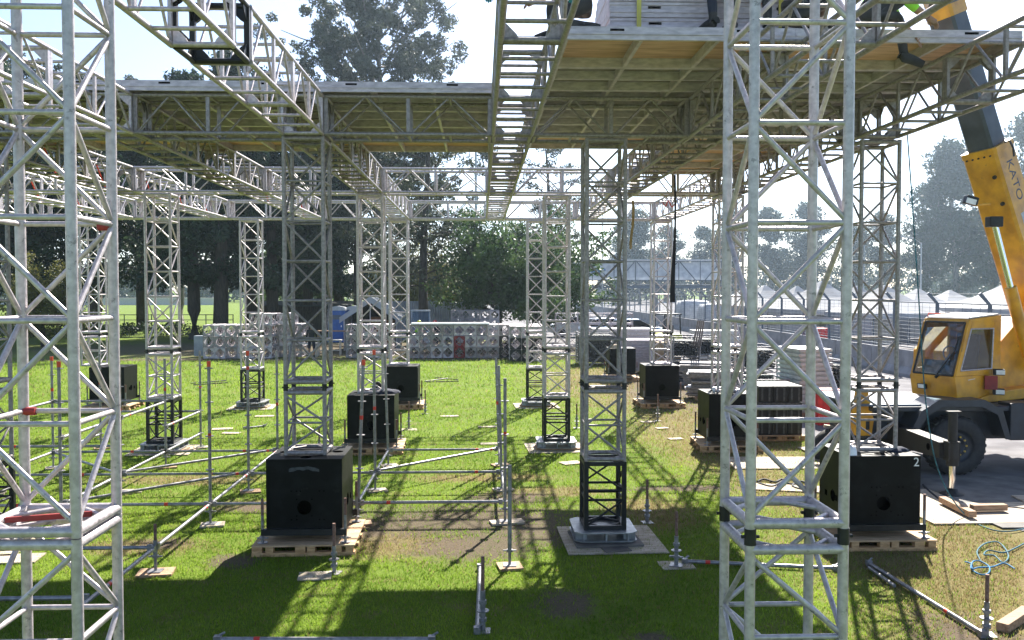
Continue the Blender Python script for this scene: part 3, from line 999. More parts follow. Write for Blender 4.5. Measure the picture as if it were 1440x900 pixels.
# ------------------------------------------------------------------ towers
pA = A(102.5, 445, 4.74); 
TA = tower(pA.x - .26, 4.74 + .26, 'large near aluminium truss tower at the left edge of the photo', 'ground', 0, joint=2.2, coup=False, red=None)
for zz, sx in ((3.86, 1), (2.80, -1)):
    oo = Vector((pA.x - .26, 5.0, 0)); c = Vector((pA.x - .26 + sx * .26, 5.26, zz))
    MB().tube(c - oo - Vector((sx * .075, .012, .0)), c - oo - Vector((sx * .005, .012, 0)), .024, 10).build('red_mark', 'red_paint', TA)
MB().box(Vector((-.04, .05, 2.235)), (.46, .02, .03), rotz(.30)).build('red_bar', 'red_paint', TA)
pB = A(1124, 445, 4.86)
tower(pB.x, 4.86 + .26, 'large near aluminium truss tower right of centre with black couplers', 'ground', 1, joint=2.14)
AX, BXX, CX, DX = -2.37, 1.70, 5.45, -6.85
T_POS = {}
for (x, y, lab, base, ph) in [
        (DX + .05, ROWS[1], 'truss tower on black base half hidden behind the near left tower', 'black', 0),
        (AX, ROWS[1], 'grey truss tower standing on the left front ballast box', 'box', 1),
        (BXX, ROWS[1], 'grey truss tower on black base section and bleached plywood right of centre', 'black', 0),
        (CX + .02, ROWS[1], 'slim truss tower standing on the ballast box numbered 2', 'box', 1),
        (DX, ROWS[2], 'slim truss tower on black base left of the ringlock scaffold', 'black', 1),
        (AX, ROWS[2], 'truss tower on the ballast box behind the ringlock uprights', 'box', 0),
        (BXX - .05, ROWS[2], 'slim truss tower on black base just left of the middle tower', 'black', 1),
        (CX - .02, ROWS[2], 'truss tower on ballast box hidden by the near right tower', 'box', 0),
        (DX + .1, ROWS[3], 'small far truss tower on short black base in front of left truss stack', 'black', 0),
        (AX - .05, ROWS[3], 'small far truss tower on ballast box in front of the white tent', 'box', 1),
        (BXX - .05, ROWS[3], 'small far truss tower on black base behind its twin near the round trees', 'black', 0),
        (CX - .05, ROWS[3], 'small far truss tower on ballast box beside the hanging black strap', 'box', 1),
        (-11.35, ROWS[3], 'small far truss tower on ballast box seen through near left tower', 'box', 0)]:
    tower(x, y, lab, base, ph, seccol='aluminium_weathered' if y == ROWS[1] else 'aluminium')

# ------------------------------------------------------------------ stage deck panels
def deck_panel_meshes(w, d, joists, ply='plywood_warm'):
    t = .135
    fr = MB()
    fr.bbox((0, 0, 0), (w, .04, t)); fr.bbox((0, d - .04, 0), (w, d, t))
    fr.bbox((0, .04, 0), (.04, d - .04, t)); fr.bbox((w - .04, .04, 0), (w, d - .04, t))
    for y in (0, d - .0):                                         # lip along the long edges
        pass
    for k in (1, 2):
        fr.bbox((w * k / 3 - .02, .04, .002), (w * k / 3 + .02, d - .04, t - .025))
    for k in range(1, joists + 1):
        y = d * k / (joists + 1)
        for i in range(3):
            fr.bbox((w * i / 3 + (.04 if i == 0 else .02), y - .02, .004), (w * (i + 1) / 3 - (.04 if i == 2 else .02), y + .02, t - .025))
    ls = MB(); ls.bbox((.004, -.012, t * .38), (w - .004, -.001, t * .52))
    bd = MB(); bd.bbox((.041, .041, t - .024), (w - .041, d - .041, t - .004))
    sl = MB()
    for x in (.55, w - .55):
        sl.bbox((x - .075, -.0035, t * .66), (x + .075, .01, t * .84))
    return fr.mesh('frame', 'aluminium_deck'), bd.mesh('board', ply), sl.mesh('hand_slot', 'hole_shade'), ls.mesh('lip', 'aluminium_deck')
PAN1 = deck_panel_meshes(2.436, 1.215, 0)
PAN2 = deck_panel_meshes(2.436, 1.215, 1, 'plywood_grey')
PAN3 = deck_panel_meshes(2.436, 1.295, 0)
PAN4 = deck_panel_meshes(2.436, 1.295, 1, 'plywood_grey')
def deck_panel(x, y, z, label, group, pan=PAN1, slots=False, rz=0.0, name='deck_panel'):
    th = thing(name, label, 'deck panel', (x, y, z), rz, group)
    f = link('frame', pan[0], th); link('board', pan[1], th)
    if slots:
        link('hand_slot', pan[2], f)
    link('lip', pan[3], f)
    return th
for c in range(5):
    for r in range(4):
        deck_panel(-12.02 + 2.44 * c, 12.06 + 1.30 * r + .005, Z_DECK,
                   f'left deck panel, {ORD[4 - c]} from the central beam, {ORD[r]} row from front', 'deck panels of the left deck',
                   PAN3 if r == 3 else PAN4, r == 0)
rng = random.Random(2)
for c in range(2):
    for r in range(6):
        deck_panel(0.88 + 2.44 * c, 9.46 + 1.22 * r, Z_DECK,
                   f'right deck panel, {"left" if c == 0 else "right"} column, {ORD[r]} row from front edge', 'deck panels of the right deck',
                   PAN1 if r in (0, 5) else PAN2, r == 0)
for r in range(3):
    deck_panel(3.32, 16.80 + 1.22 * r, Z_DECK, f'deck panel at the back of the right deck, {ORD[r]} behind the front block', 'deck panels of the right deck', PAN1, r == 2)
# stack of spare panels on the deck
def thin_stack():
    t = .085
    fr = MB(); w, d = 2.436, 1.215
    fr.bbox((0, 0, 0), (w, .035, t)); fr.bbox((0, d - .035, 0), (w, d, t)); fr.bbox((0, .035, 0), (.035, d - .035, t)); fr.bbox((w - .035, .035, 0), (w, d - .035, t))
    fr.bbox((-.006, -.012, t * .55), (w + .006, 0, t * .9))
    bd = MB(); bd.bbox((.036, .036, t - .02), (w - .036, d - .036, t - .002))
    sl = MB()
    for x in (.5, w - .5):
        sl.bbox((x - .07, -.014, t * .12), (x + .07, -.0005, t * .4))
    fm, bm, sm = fr.mesh('frame', 'aluminium_deck'), bd.mesh('board', 'plywood_warm'), sl.mesh('hand_slot', 'hole_shade')
    for k in range(9):
        th = thing('spare_deck_panel', f'aluminium framed deck panel in the strapped stack on the deck, {ORD[k]} from the bottom', 'deck panel',
                   (1.42 + rng.uniform(-.02, .02), 10.0 + rng.uniform(-.025, .025), Z_DECK + .1365 + k * .0865), 0, 'spare panels stacked on the deck')
        f = link('frame', fm, th); link('board', bm, th)
        if k % 2 == 0: link('hand_slot', sm, f)
    for i, x in enumerate((1.72, 3.3)):
        mb = MB()
        zt = Z_DECK + .1365 + 9 * .0865
        mb.bbox((x, 9.955, Z_DECK + .137), (x + .05, 9.96, zt + .01)); mb.bbox((x, 9.955, zt + .010), (x + .05, 11.26, zt + .015)); mb.bbox((x, 11.255, Z_DECK + .137), (x + .05, 11.26, zt + .01))
        tag(mb.build('lashing_strap', 'strap_yellow'), f'yellow lashing strap around the {"left" if i == 0 else "right"} end of the spare panel stack', 'strap', 'lashing straps')
thin_stack()
# ================================================================== BALLAST BOXES, PALLETS, JACKS
HOLES = []
def face_hole(mb, o, ux, uy, w, h, cx, cy, r, depth, n=28):
    """rectangular face (corner o, axes ux,uy) with a round recessed hole"""
    o, ux, uy = Vector(o), Vector(ux), Vector(uy); nrm = ux.cross(uy)
    out, inn, dee = [], [], []
    angs = sorted(set([2 * math.pi * i / n for i in range(n)] + [math.atan2(b - cy, a - cx) % (2 * math.pi) for a in (0, w) for b in (0, h)]))
    for a in angs:
        c, s = math.cos(a), math.sin(a)
        tx = ((w - cx) if c > 0 else -cx) / c if abs(c) > 1e-9 else 1e9
        ty = ((h - cy) if s > 0 else -cy) / s if abs(s) > 1e-9 else 1e9
        t = min(tx, ty)
        out.append(o + ux * (cx + c * t) + uy * (cy + s * t))
        inn.append(o + ux * (cx + c * r) + uy * (cy + s * r)); dee.append(inn[-1] - nrm * depth)
    k = len(angs)
    mb.add(out + inn, [(i, (i + 1) % k, k + (i + 1) % k, k + i) for i in range(k)])
    HOLES.append(MB().add(inn + dee, [(i, (i + 1) % k, k + (i + 1) % k, k + i) for i in range(k)] + [tuple(range(k, 2 * k))]))

def box_mesh(hz):
    mb = MB(); h = .5; z0, z1 = .25, 1.255; H = z1 - z0
    face_hole(mb, (-h, -h, z0), (1, 0, 0), (0, 0, 1), 1, H, .5, hz, .095, .12)
    face_hole(mb, (h, -h, z0), (0, 1, 0), (0, 0, 1), 1, H, .5, hz, .085, .12)
    face_hole(mb, (-h, h, z0), (0, -1, 0), (0, 0, 1), 1, H, .5, hz, .085, .12)
    mb.add([(h, h, z0), (-h, h, z0), (-h, h, z1), (h, h, z1)], [(0, 1, 2, 3)])
    mb.add([(-h, -h, z1), (h, -h, z1), (h, h, z1), (-h, h, z1)], [(0, 1, 2, 3)])
    mb.add([(-h, -h, z0), (h, -h, z0), (h, h, z0), (-h, h, z0)], [(3, 2, 1, 0)])
    return mb.mesh('box_body', 'black_box')
BOXM = box_mesh(.36)
HOLM = [h_.mesh('cable_hole', 'hole_shade') for h_ in HOLES]
fl = MB()
fl.bbox((-.56, -.030, .252), (.56, .030, .335))
FLG = fl.mesh('foot_rail', 'black_steel')
sl_ = MB()
for y in (-.16, .20):
    sl_.bbox((.497, y, .56), (.5015, y + .09, .64)); sl_.bbox((-.5015, y, .56), (-.497, y + .09, .64))
SLT = sl_.mesh('side_slot', 'hole_shade')
bo = MB()
for x, z in ((-.17, .83), (-.1, .83), (-.05, .83), (.2, .83), (.26, .83), (-.17, .45), (-.1, .45), (.2, .45), (.26, .45), (.1, .72), (-.1, .72), (.1, .50), (-.1, .50)):
    bo.tube((x, -.5045, z), (x, -.4995, z), .011, 8)
BLT = bo.mesh('bolt_holes', 'hole_shade')
jk = MB(); jk.tube((0, 0, .16), (0, 0, .52), .019, 10); jk.tube((0, 0, .152), (0, 0, .16), .07, 14); jk.tube((0, 0, .205), (0, 0, .23), .042, 10); jk.box((0, 0, .218), (.15, .02, .014))
JKM = jk.mesh('levelling_jack', 'galvanised')
jt = MB(); jt.tube((0, 0, .52), (0, 0, .74), .0195, 10)
JTM = jt.mesh('thread_end', 'rusty_steel')
tp = MB()
for x, y in ((-.36, .05), (.36, .05), (0, -.36)):
    tp.lathe([(0.001, 1.2562), (.075, 1.2562)], 20, 'Z', (x, y, 0))
TPM = tp.mesh('lifting_hole', 'hole_shade')

def text_mesh(txt, size, mt, name):
    cu = bpy.data.curves.new(name, 'FONT'); cu.body = txt; cu.size = size; cu.extrude = .0012
    cu.align_x = 'CENTER'; cu.align_y = 'CENTER'; cu.space_character = 1.05
    ob = bpy.data.objects.new('tmp', cu); COL.objects.link(ob)
    dg = bpy.context.evaluated_depsgraph_get(); dg.update()
    me = bpy.data.meshes.new_from_object(ob.evaluated_get(dg)); me.name = name
    bpy.data.objects.remove(ob)
    me.materials.clear(); me.materials.append(M[mt])
    return me

def ballast(px, Yf, label, number=None, smear=False, jitter=0):
    x = A(px, 407, Yf).x
    th = thing('ballast_box', label, 'ballast box', (x, Yf + .5, 0), 0, 'black steel ballast boxes')
    b = link('box_body', BOXM, th)
    for yy in (-.5305, .5305):
        link('foot_rail', FLG, th, (0, yy, 0))
    link('side_slot', SLT, b); [link('cable_hole', h_, b) for h_ in HOLM]; link('bolt_holes', BLT, b); link('lifting_hole', TPM, b)
    for sx in (-1, 1):
        for sy in (-1, 1):
            j = link('levelling_jack', JKM, th, (sx * .545, sy * .53, 0))
            link('thread_end', JTM, j)
    if number:
        o = link('number', text_mesh(number, .17, 'chalk_paint', 'number'), th, (.44, -.5025, 1.165)); o.rotation_euler = (R(90), 0, 0)
    if smear:
        mb = MB(); n = 14; vs = []
        for i in range(n + 1):
            a = i / n; xx = -.2 + .4 * a; zz = 1.105 + .03 * math.sin(a * math.pi) + .004 * math.sin(a * 23)
            vs += [(xx, -.5016, zz - .022 - .006 * math.sin(a * 17)), (xx, -.5016, zz + .022 + .005 * math.sin(a * 11))]
        mb.add(vs, [(2 * i, 2 * i + 2, 2 * i + 3, 2 * i + 1) for i in range(n)])
        mb.build('chalk_smear', 'chalk_smear', b)
    return x
BOXES = [(425.5, 11.92, 'large black ballast box with chalk smear at front left of the lawn', None, True),
         (1247, 11.88, 'black ballast box with white number 2 below the slim right tower', '2', False),
         (520.5, 19.1, 'black ballast box behind the ringlock uprights with dark cloth on top', None, False),
         (563, 26.3, 'small black ballast box left of centre far back on the lawn', None, False),
         (1031, 19.1, 'black ballast box with white cup on top half hidden by the near right tower', None, False),
         (932, 26.3, 'small black ballast box on pallet beside the grey panel stack', None, False),
         (876, 34.0, 'farthest black ballast box without a tower behind the middle tower', None, False),
         (148, 26.3, 'small black ballast box seen through the near left tower', None, False)]
BPOS = []
for px, Yf, lab, num, sm_ in BOXES:
    BPOS.append((ballast(px, Yf, lab, num, sm_), Yf + .5))

# pallets: top sheet, blocks, bottom boards
pt = MB(); pt.bbox((-.67, -.66, .132), (.67, .66, .150)); PT = pt.mesh('top_sheet', 'pallet_sheet')
pbm = MB().bbox((-.67, -.05, 0.004), (.67, .05, .055)).mesh('bottom_board', 'pallet_wood')
def blockmesh(w):
    return MB().bbox((-w / 2, -.05, .056), (w / 2, .05, .131)).mesh('block', 'pallet_wood')
BL = [blockmesh(.13), blockmesh(.17), blockmesh(.10)]
def pallet(x, y, label, rz=0.0, group='wooden pallets under the ballast boxes'):
    th = thing('wooden_pallet', label, 'pallet', (x, y, 0), rz, group)
    link('top_sheet', PT, th)
    for yy in (-.61, -.2, .2, .61):
        link('bottom_board', pbm, th, (0, yy, 0))
    for yy in (-.61, 0.0, .61):
        for i, xx in enumerate((-.60, -.44, -.28, .02 - .06, .10, .25, .43, .60)):
            if i in (0, 1, 3, 4, 6, 7): link('block', BL[(i * 2) % 3], th, (xx, yy, 0))
    return th
PLAB = ['wooden pallet under the large front left ballast box', 'wooden pallet under the ballast box numbered 2', 'wooden pallet under the ballast box behind the ringlock uprights',
        'wooden pallet under the small far ballast box left of centre', 'wooden pallet under the ballast box with the white cup', 'wooden pallet under the small box beside the grey panel stack',
        'wooden pallet under the farthest ballast box', 'wooden pallet under the box seen through the near left tower']
for i, ((x, y), l) in enumerate(zip(BPOS, PLAB)):
    pallet(x, y, l, [.02, -.01, .03, .0, -.06, .02, .0, .04][i])

# plywood sheets and boards lying on the ground
def sheet(cx, cy, w, d, rz, label, mt='plywood_bleached', z=0.01, t=.016, name='plywood_sheet', group='plywood sheets on the ground', cat='plywood sheet'):
    mb = MB().box((0, 0, z + t / 2), (w, d, t))
    o = mb.build(name, mt, None, (cx, cy, 0)); o.rotation_euler = (0, 0, rz)
    return tag(o, label, cat, group)
sheet(1.80, 12.38, 1.34, 1.38, .03, 'bleached plywood sheet under the black based tower right of centre')
sheet(1.72, 12.35, .92, .8, .06, 'dark timber packer between plywood and base plate of the middle tower', 'plywood_dark', .028, .03, 'timber_packer')
sheet(1.80, 11.86, .36, .26, .2, 'small dark wood block in front of the middle tower base plate', 'plywood_dark', .028, .012, 'wood_block', cat='wood block')
for (x, y, l) in ((BXX - .05, ROWS[2], 'bleached plywood under the slim tower left of the middle tower'), (DX, ROWS[2], 'bleached plywood under the slim left tower on black base'),
                  (DX + .1, ROWS[3], 'bleached plywood under the small far tower near the left truss stack'), (BXX - .05, ROWS[3], 'bleached plywood under the small far twin tower'), (DX + .05, ROWS[1], 'bleached plywood under the tower behind the near left tower')):
    sheet(x, y, 1.3, 1.25, .05, l)
    mb = MB().box((0, 0, .045), (.95, .5, .035)); o = mb.build('timber_packer', 'timber', None, (x + .02, y - .1, 0)); tag(o, l.replace('bleached plywood', 'brown timber packer on the plywood'), 'wood block', 'timber packers under towers')
for i, (px, py, w, d, rz, l) in enumerate([
        (443, 812, .40, .30, .1, 'small square of plywood beside the loose jack at the front left pallet'),
        (313, 604, .5, .28, .2, 'small plywood offcut on grass behind the ringlock upright, nearer the tower'),
        (325, 610, .42, .22, -.1, 'small plywood offcut on grass just in front of another offcut'),
        (372, 586, .5, .25, .1, 'thin offcut beside the far left tower plywood'), (632, 601 - 15, .5, .22, .1, 'plywood offcut right of the far left of centre pallet'),
        (686, 601, .48, .2, .05, 'plywood offcut beside the leaning right uprights, farther one'), (688, 625, .4, .22, 0, 'plywood offcut beside the right uprights, nearer one'),
        (803, 652, .42, .3, .4, 'plywood offcut right of the slim central tower base'), (950, 618, .34, .22, .2, 'plywood offcut on dry grass right of the middle tower'),
        (931, 603, .32, .2, .3, 'small plywood offcut in front of the grey stack pallet'), (912, 594, .4, .24, .1, 'dark little board in front of the far right pallet'),
        (180, 692, .5, .25, .1, 'board on grass right of the near left tower'), (5, 788, .9, .4, .1, 'plywood scrap at the left edge beyond the near tower')]):
    p = G(px, py); sheet(p.x, p.y, w, d, rz, l, name='plywood_offcut', group='plywood offcuts on the lawn')
p = G(1095, 652); sheet(p.x + .2, p.y, 2.44, 1.22, -.03, 'large pale plywood sheet on dry grass behind the near right tower')
p = G(1180, 640); sheet(p.x + .3, p.y + .2, 1.8, 1.2, .05, 'pale plywood sheet beside the numbered ballast box', z=.03)
p = G(1070, 688); sheet(p.x + .5, p.y, 1.4, .5, -.25, 'narrow plywood strip beside the black cables')
sheet(8.0, 13.65, 2.6, 1.25, .02, 'big plywood sheet at the road edge right of the numbered box', z=.012, t=.02)
sheet(7.0, 14.75, 1.6, 1.0, .05, 'smaller plywood sheet behind the big one at the road edge', z=.012, t=.02)
sheet(9.9, 13.9, 2.2, 1.3, -.12, 'second plywood sheet at the right edge overlapping the first', z=.034, t=.02)
sheet(10.6, 15.35, 5.6, 2.0, .02, 'dark rubber ground mat under the crane outrigger', 'rubber_mat', .010, .02, 'ground_mat', 'ground mats', 'mat')
sheet(10.9, 13.0, 6.6, .35, .02, 'dark strip of mat along the road edge', 'rubber_mat', .010, .018, 'ground_mat', 'ground mats', 'mat')
for (a, b, l) in (((1325, 711), (1368, 733), 'timber beam end on the plywood nearest the outrigger foot'), ((1366, 723), (1414, 722), 'timber beam lying right of the outrigger foot'), ((1409, 890), (1445, 866), 'timber beam at the lower right corner of the photo')):
    p, q = G(*a), G(*b)
    d = q - p
    mb = MB().bbox((0, -.06, .056), (d.length, .06, .15)); o = mb.build('timber_beam', 'timber', None, (p.x, p.y, 0 if a[0] < 1400 else -.05), .006)
    o.rotation_euler = (0, 0, math.atan2(d.y, d.x)); tag(o, l, 'timber beam', 'timber beams')

# ------------------------------------------------------------------ loose base jacks
jb = MB(); jb.box((0, 0, .006), (.16, .16, .008)); jb.tube((0, 0, .01), (0, 0, .34), .026, 12); jb.tube((0, 0, .17), (0, 0, .178), .065, 16); jb.tube((0, 0, .23), (0, 0, .26), .04, 10)
jb.box((0, 0, .10), (.17, .025, .018)); jb.tube((0, 0, .085), (0, 0, .115), .04, 10)
JB = jb.mesh('jack_body', 'galvanised')
jr = MB(); jr.tube((0, 0, .34), (0, 0, .62), .019, 10); JR = jr.mesh('threaded_rod', 'rusty_steel')
def jack(px, py, label, h=1.0, z=0.0, tilt=0.0):
    p = G(px, py, z)
    th = thing('base_jack', label, 'scaffold jack', (p.x, p.y, z), random.uniform(0, 3), 'loose scaffold base jacks')
    th.scale = (1, 1, h); th.rotation_euler[1] = tilt
    link('jack_body', JB, th); link('threaded_rod', JR, th)
jack(470, 806, 'rusty scaffold jack standing in front of the front left pallet')
jack(910, 735, 'scaffold jack right of the middle tower, farther of two', 1.05)
p = G(951, 796); sheet(p.x, p.y, .42, .32, .05, 'square plywood pad under the jack right of the middle tower', name='plywood_pad', group='wood pads under jacks', z=.004)
jack(951, 795, 'scaffold jack on plywood pad right of the middle tower, nearer of two', 1.1, .021)
jack(1387, 893, 'rusty scaffold jack at the lower right corner of the photo', 1.0)
jack(679, 888, 'scaffold jack at the bottom edge beside the loose tube', 1.25)
jack(575, 603, 'small scaffold jack on pad near the far left of centre pallet', 1.1)
jack(449, 640, 'scaffold jack behind the large front left ballast box', 1.0)
jack(811, 602, 'thin scaffold jack right of the slim central tower', 1.0)
jack(925, 592, 'scaffold jack standing in front of the small far right box', 1.15)
jack(598, 582, 'scaffold jack beside the small far box left of centre', 1.1)
jack(535, 628, 'scaffold jack at the right side of the box behind the uprights', 1.1)
p = G(575, 604); sheet(p.x, p.y, .4, .3, .1, 'small pad under the jack near the far left of centre pallet', name='plywood_pad', group='wood pads under jacks', z=.001, t=.004)

# ================================================================== RINGLOCK SCAFFOLD
SX = {'a': -8.34, 'b': -6.17, 'c': -4.0, 'd': -1.83, 'e': 0.36}
SY = {1: 11.1, 2: 13.35, 3: 15.55, 4: 17.75, 5: 19.95}
root = thing('ringlock_scaffold', 'low grey ringlock scaffold grid of uprights and ledgers on the lawn left of centre', 'scaffold', (-4.0, 13.35, 0))
RO = Vector((-4.0, 13.35, 0))
ros = MB(); ros.tube((0, 0, -.005), (0, 0, .005), .062, 14); ROS = ros.mesh('rosette', 'galvanised')
cupm = MB().tube((0, 0, 0), (0, 0, .085), .029, 12).mesh('red_cap', 'orange_cap')
tpm = MB().tube((0, 0, 0), (0, 0, .06), .0255, 12).mesh('red_tape', 'red_tape')
plm = MB(); plm.box((0, 0, .006), (.16, .16, .01)); plm.tube((0, 0, .01), (0, 0, .2), .019, 10); plm.tube((0, 0, .17), (0, 0, .2), .04, 10); plm.box((0, 0, .185), (.17, .022, .015)); PLM = plm.mesh('base_jack', 'galvanised')

def standard(x, y, z0, z1, cap=True, tape=None, lean=(0, 0)):
    p0 = Vector((x, y, z0)); p1 = Vector((x + lean[0], y + lean[1], z1))
    o = rod('standard', p0, p1, .0242, 'galvanised', root, RO, 14)
    L = (p1 - p0).length
    def sub(name, me, t):
        s = link(name, me, o); s.matrix_local = Matrix.Translation((0, 0, t / L)) @ Matrix.Diagonal((1, 1, 1 / L, 1)); return s
    t = .12
    while t < L - .05:
        sub('rosette', ROS, t); t += .5
    if cap: sub('red_cap', cupm, L - .086)
    if tape: sub('red_tape', tpm, tape)
    j = link('base_jack', PLM, root, Vector((x, y, .035)) - RO)
    return o
def ledger(p0, p1, name='ledger', tape=.88, r=.0242):
    p0, p1 = Vector(p0), Vector(p1); d = (p1 - p0).normalized()
    o = rod(name, p0 + d * .05, p1 - d * .05, r, 'galvanised', root, RO, 12)
    L = (p1 - p0).length
    for t in ([tape] if tape else []):
        s = link('red_tape', tpm, o); s.matrix_local = Matrix.Translation((0, 0, t)) @ Matrix.Diagonal((1, 1, 1 / L, 1))
    mb = MB()
    for p, e in ((p0, 1), (p1, -1)):
        mb.box(p + d * e * .065 - RO, (.06 if abs(d.x) > .3 else .045, .06 if abs(d.y) > .3 else .045, .075))
    mb.build('wedge_head', 'galvanised', root)

zb = .22
STD = [('c', 2, 2.45, True, 1.1, (0, 0)), ('c', 3, 2.45, True, 1.9, (0, 0)), ('c', 4, 2.3, False, 1.0, (0, 0)),
       ('d', 2, 2.46, True, 1.35, (.09, .05)), ('d', 3, 2.46, True, 1.2, (-.01, 0)), ('d', 4, 2.25, False, None, (-.06, 0)),
       ('e', 2, 2.18, False, 1.1, (0, 0)), ('e', 3, 2.18, False, None, (-.05, 0)), ('e', 4, 2.14, False, 1.0, (-.06, .1)),
       ('b', 2, 2.45, True, None, (0, 0)), ('b', 3, 2.2, False, 1.2, (0, 0)), ('b', 4, 2.15, False, 1.3, (0, 0)), ('b', 5, 2.15, False, 1.1, (0, 0)),
       ('a', 3, 2.2, False, 1.2, (0, 0)), ('a', 4, 2.2, True, 1.3, (0, 0)), ('a', 5, 2.1, False, 1.2, (0, 0))]
for a, b, z1, cap, tape, lean in STD:
    standard(SX[a], SY[b], zb, z1, cap, tape, lean)
zl = .33
for b in (2, 3, 4):
    for a0, a1 in (('a', 'b'), ('b', 'c'), ('c', 'd'), ('d', 'e')):
        if b == 4 and a0 == 'c': continue
        ledger((SX[a0], SY[b], zl), (SX[a1], SY[b], zl), tape=.80 if a0 in 'd' and b != 2 else (.18 if a0 == 'd' else .7))
for a, bs in (('b', (2, 3)), ('c', (1, 2, 3)), ('d', (2, 3)), ('e', (2, 3)), ('a', (3, 4)), ('b', (3, 4))):
    for b in bs:
        ledger((SX[a], SY[b], zl), (SX[a], SY[b + 1], zl), tape=.9 if a == 'c' else None)
ledger((SX['c'], 8.9, zl), (SX['c'], SY[1], zl), tape=.35)
ledger((-6.17, SY[1], zl), (SX['c'], SY[1], zl), tape=None)
ledger((-6.17, 9.3, zl), (SX['c'], 9.3, zl), tape=None)
for (p, q) in (((SX['b'], SY[3], 1.3), (SX['b'], SY[4], 1.3)), ((SX['b'], SY[4], .82), (SX['b'], SY[5], .82)), ((SX['a'], SY[4], 1.32), (SX['b'], SY[4], 1.32)),
               ((SX['a'], SY[5], .82), (SX['b'], SY[5], .82)), ((SX['b'], SY[2], 1.32), (SX['b'], SY[3], 1.3)), ((SX['a'], SY[3], 1.32), (SX['a'], SY[4], 1.32)), ((SX['a'], SY[3], .82), (SX['b'], SY[3], .82))):
    ledger(p, q, tape=.15)
for (p, q) in (((SX['d'], SY[3], zl + .03), (SX['e'], SY[4], zl + .03)), ((SX['b'], SY[3], zl + .03), (SX['c'], SY[4], zl + .03)), ((SX['b'], SY[2], zl + .03), (SX['c'], SY[3], zl + .03)), ((SX['a'], SY[4], zl), (SX['b'], SY[3], zl))):
    ledger(p, q, 'diagonal_brace', tape=.93)
# jack heads that carry the foremost ledgers
for i, (x, y, l) in enumerate(((SX['c'], SY[1], 'brown wood pad under the foremost left scaffold foot'), (SX['e'], SY[1] + .1, 'brown wood pad under the foremost centre scaffold foot'))):
    j = link('base_jack', PLM, root, Vector((x, y, .035)) - RO)
    rod('starter_collar', (x, y, .2), (x, y, .42 if i == 0 else 1.3), .026, 'galvanised', root, RO, 12)
    if i == 0: rod('threaded_rod', (x, y, .42), (x, y, .62), .019, 'rusty_steel', root, RO, 10)
    sheet(x, y, .42 if i == 0 else .3, .3, .15, l, 'timber', .004, .030, 'wood_pad', 'wood pads under scaffold feet', 'wood pad')
NAMEX = {'a': 'outer left', 'b': 'second', 'c': 'third', 'd': 'fourth', 'e': 'rightmost'}
NAMEY = {2: 'front', 3: 'second', 4: 'third', 5: 'rear'}
for a, b, *_ in STD:
    sheet(SX[a] + .03, SY[b], .5 if a == 'e' and b == 2 else .34, .24, .1 * b, f'wood pad under the scaffold foot in the {NAMEX[a]} line, {NAMEY[b]} row', 'timber' if (ord(a) + b) % 3 == 0 else 'plywood_bleached', .004, .030, 'wood_pad', 'wood pads under scaffold feet', 'wood pad')

# loose tubes on the grass
def loose_tube(a, b, label, r=.024, z=.04, tape=.5, mt='galvanised', heads=True):
    p, q = G(*a, z), G(*b, z)
    th = thing('loose_tube', label, 'scaffold tube', (p.x, p.y, 0), 0, 'loose scaffold tubes on the grass')
    o = Vector((p.x, p.y, 0))
    t = rod('tube', p, q, r, mt, th, o, 12); L = (q - p).length
    if tape:
        s = link('red_tape', tpm, t); s.matrix_local = Matrix.Translation((0, 0, tape)) @ Matrix.Diagonal((1, 1, 1 / L, 1))
    if heads:
        mb = MB()
        for e in (p, q):
            mb.box(e - o, (.07, .07, .07)); mb.tube(e - o + Vector((-.02, 0, .02)), e - o + Vector((.06, .05, .05)), .012, 6)
        mb.build('wedge_head', 'galvanised', th)
loose_tube((675, 797), (671, 886), 'pale loose tube lying toward the camera beside a jack at the bottom', tape=None)
loose_tube((306, 899), (607, 899), 'loose ledger tube lying along the bottom edge of the photo', tape=.17)
loose_tube((963, 789), (1175, 799), 'loose ledger tube lying behind the near right tower', tape=.14)
loose_tube((1222, 792), (1382, 891), 'loose diagonal brace lying on dry grass at lower right', tape=.72)
loose_tube((1222, 798), (1258, 824), 'short stub tube beside the loose brace at lower right', tape=None, heads=False, r=.02)
for i, (a, b) in enumerate((((268, 539), (318, 535)), ((272, 541), (320, 538)))):
    loose_tube(a, b, f'thin black frame bar on the lawn behind the left uprights, {"farther" if i == 0 else "nearer"} one', .02, .03, None, 'black_steel', False)
for i, (a, b) in enumerate((((597, 536), (630, 532)), ((612, 531), (644, 534)), ((598, 537), (645, 536)))):
    loose_tube(a, b, f'thin black bar of the loose frame right of the far left of centre box, {ORD[i]}', .02, .03, None, 'black_steel', False)
loose_tube((344, 602), (372, 599), 'short grey tube lying on grass between two offcuts', .024, .03, None, 'galvanised', True)

# ------------------------------------------------------------------ ropes, straps, cables
def cable(name, pts, r, mt, label, cat, n=8, sub=5):
    pts = [Vector(p) for p in pts]; out = []
    P = [pts[0]] + pts + [pts[-1]]
    for i in range(1, len(P) - 2):
        for k in range(sub):
            t = k / sub
            a, b, c, d = P[i - 1], P[i], P[i + 1], P[i + 2]
            out.append(.5 * ((2 * b) + (c - a) * t + (2 * a - 5 * b + 4 * c - d) * t * t + (3 * b - a - 3 * c + d) * t ** 3))
    out.append(pts[-1])
    return tag(MB().path(out, r, n).build(name, mt), label, cat)
cable('tag_rope', [A(1276, 190, 12.9), A(1284, 300, 12.9), A(1292, 420, 13.0), A(1298, 520, 13.1), A(1305, 590, 13.2), A(1316, 650, 13.3), A(1335, 695, 13.35), G(1362, 728, .03), G(1392, 744, .03), G(1420, 747, .03), G(1450, 741, .03)],
        .010, 'rope_teal', 'teal tag rope hanging from the right beam down to the grass', 'rope')
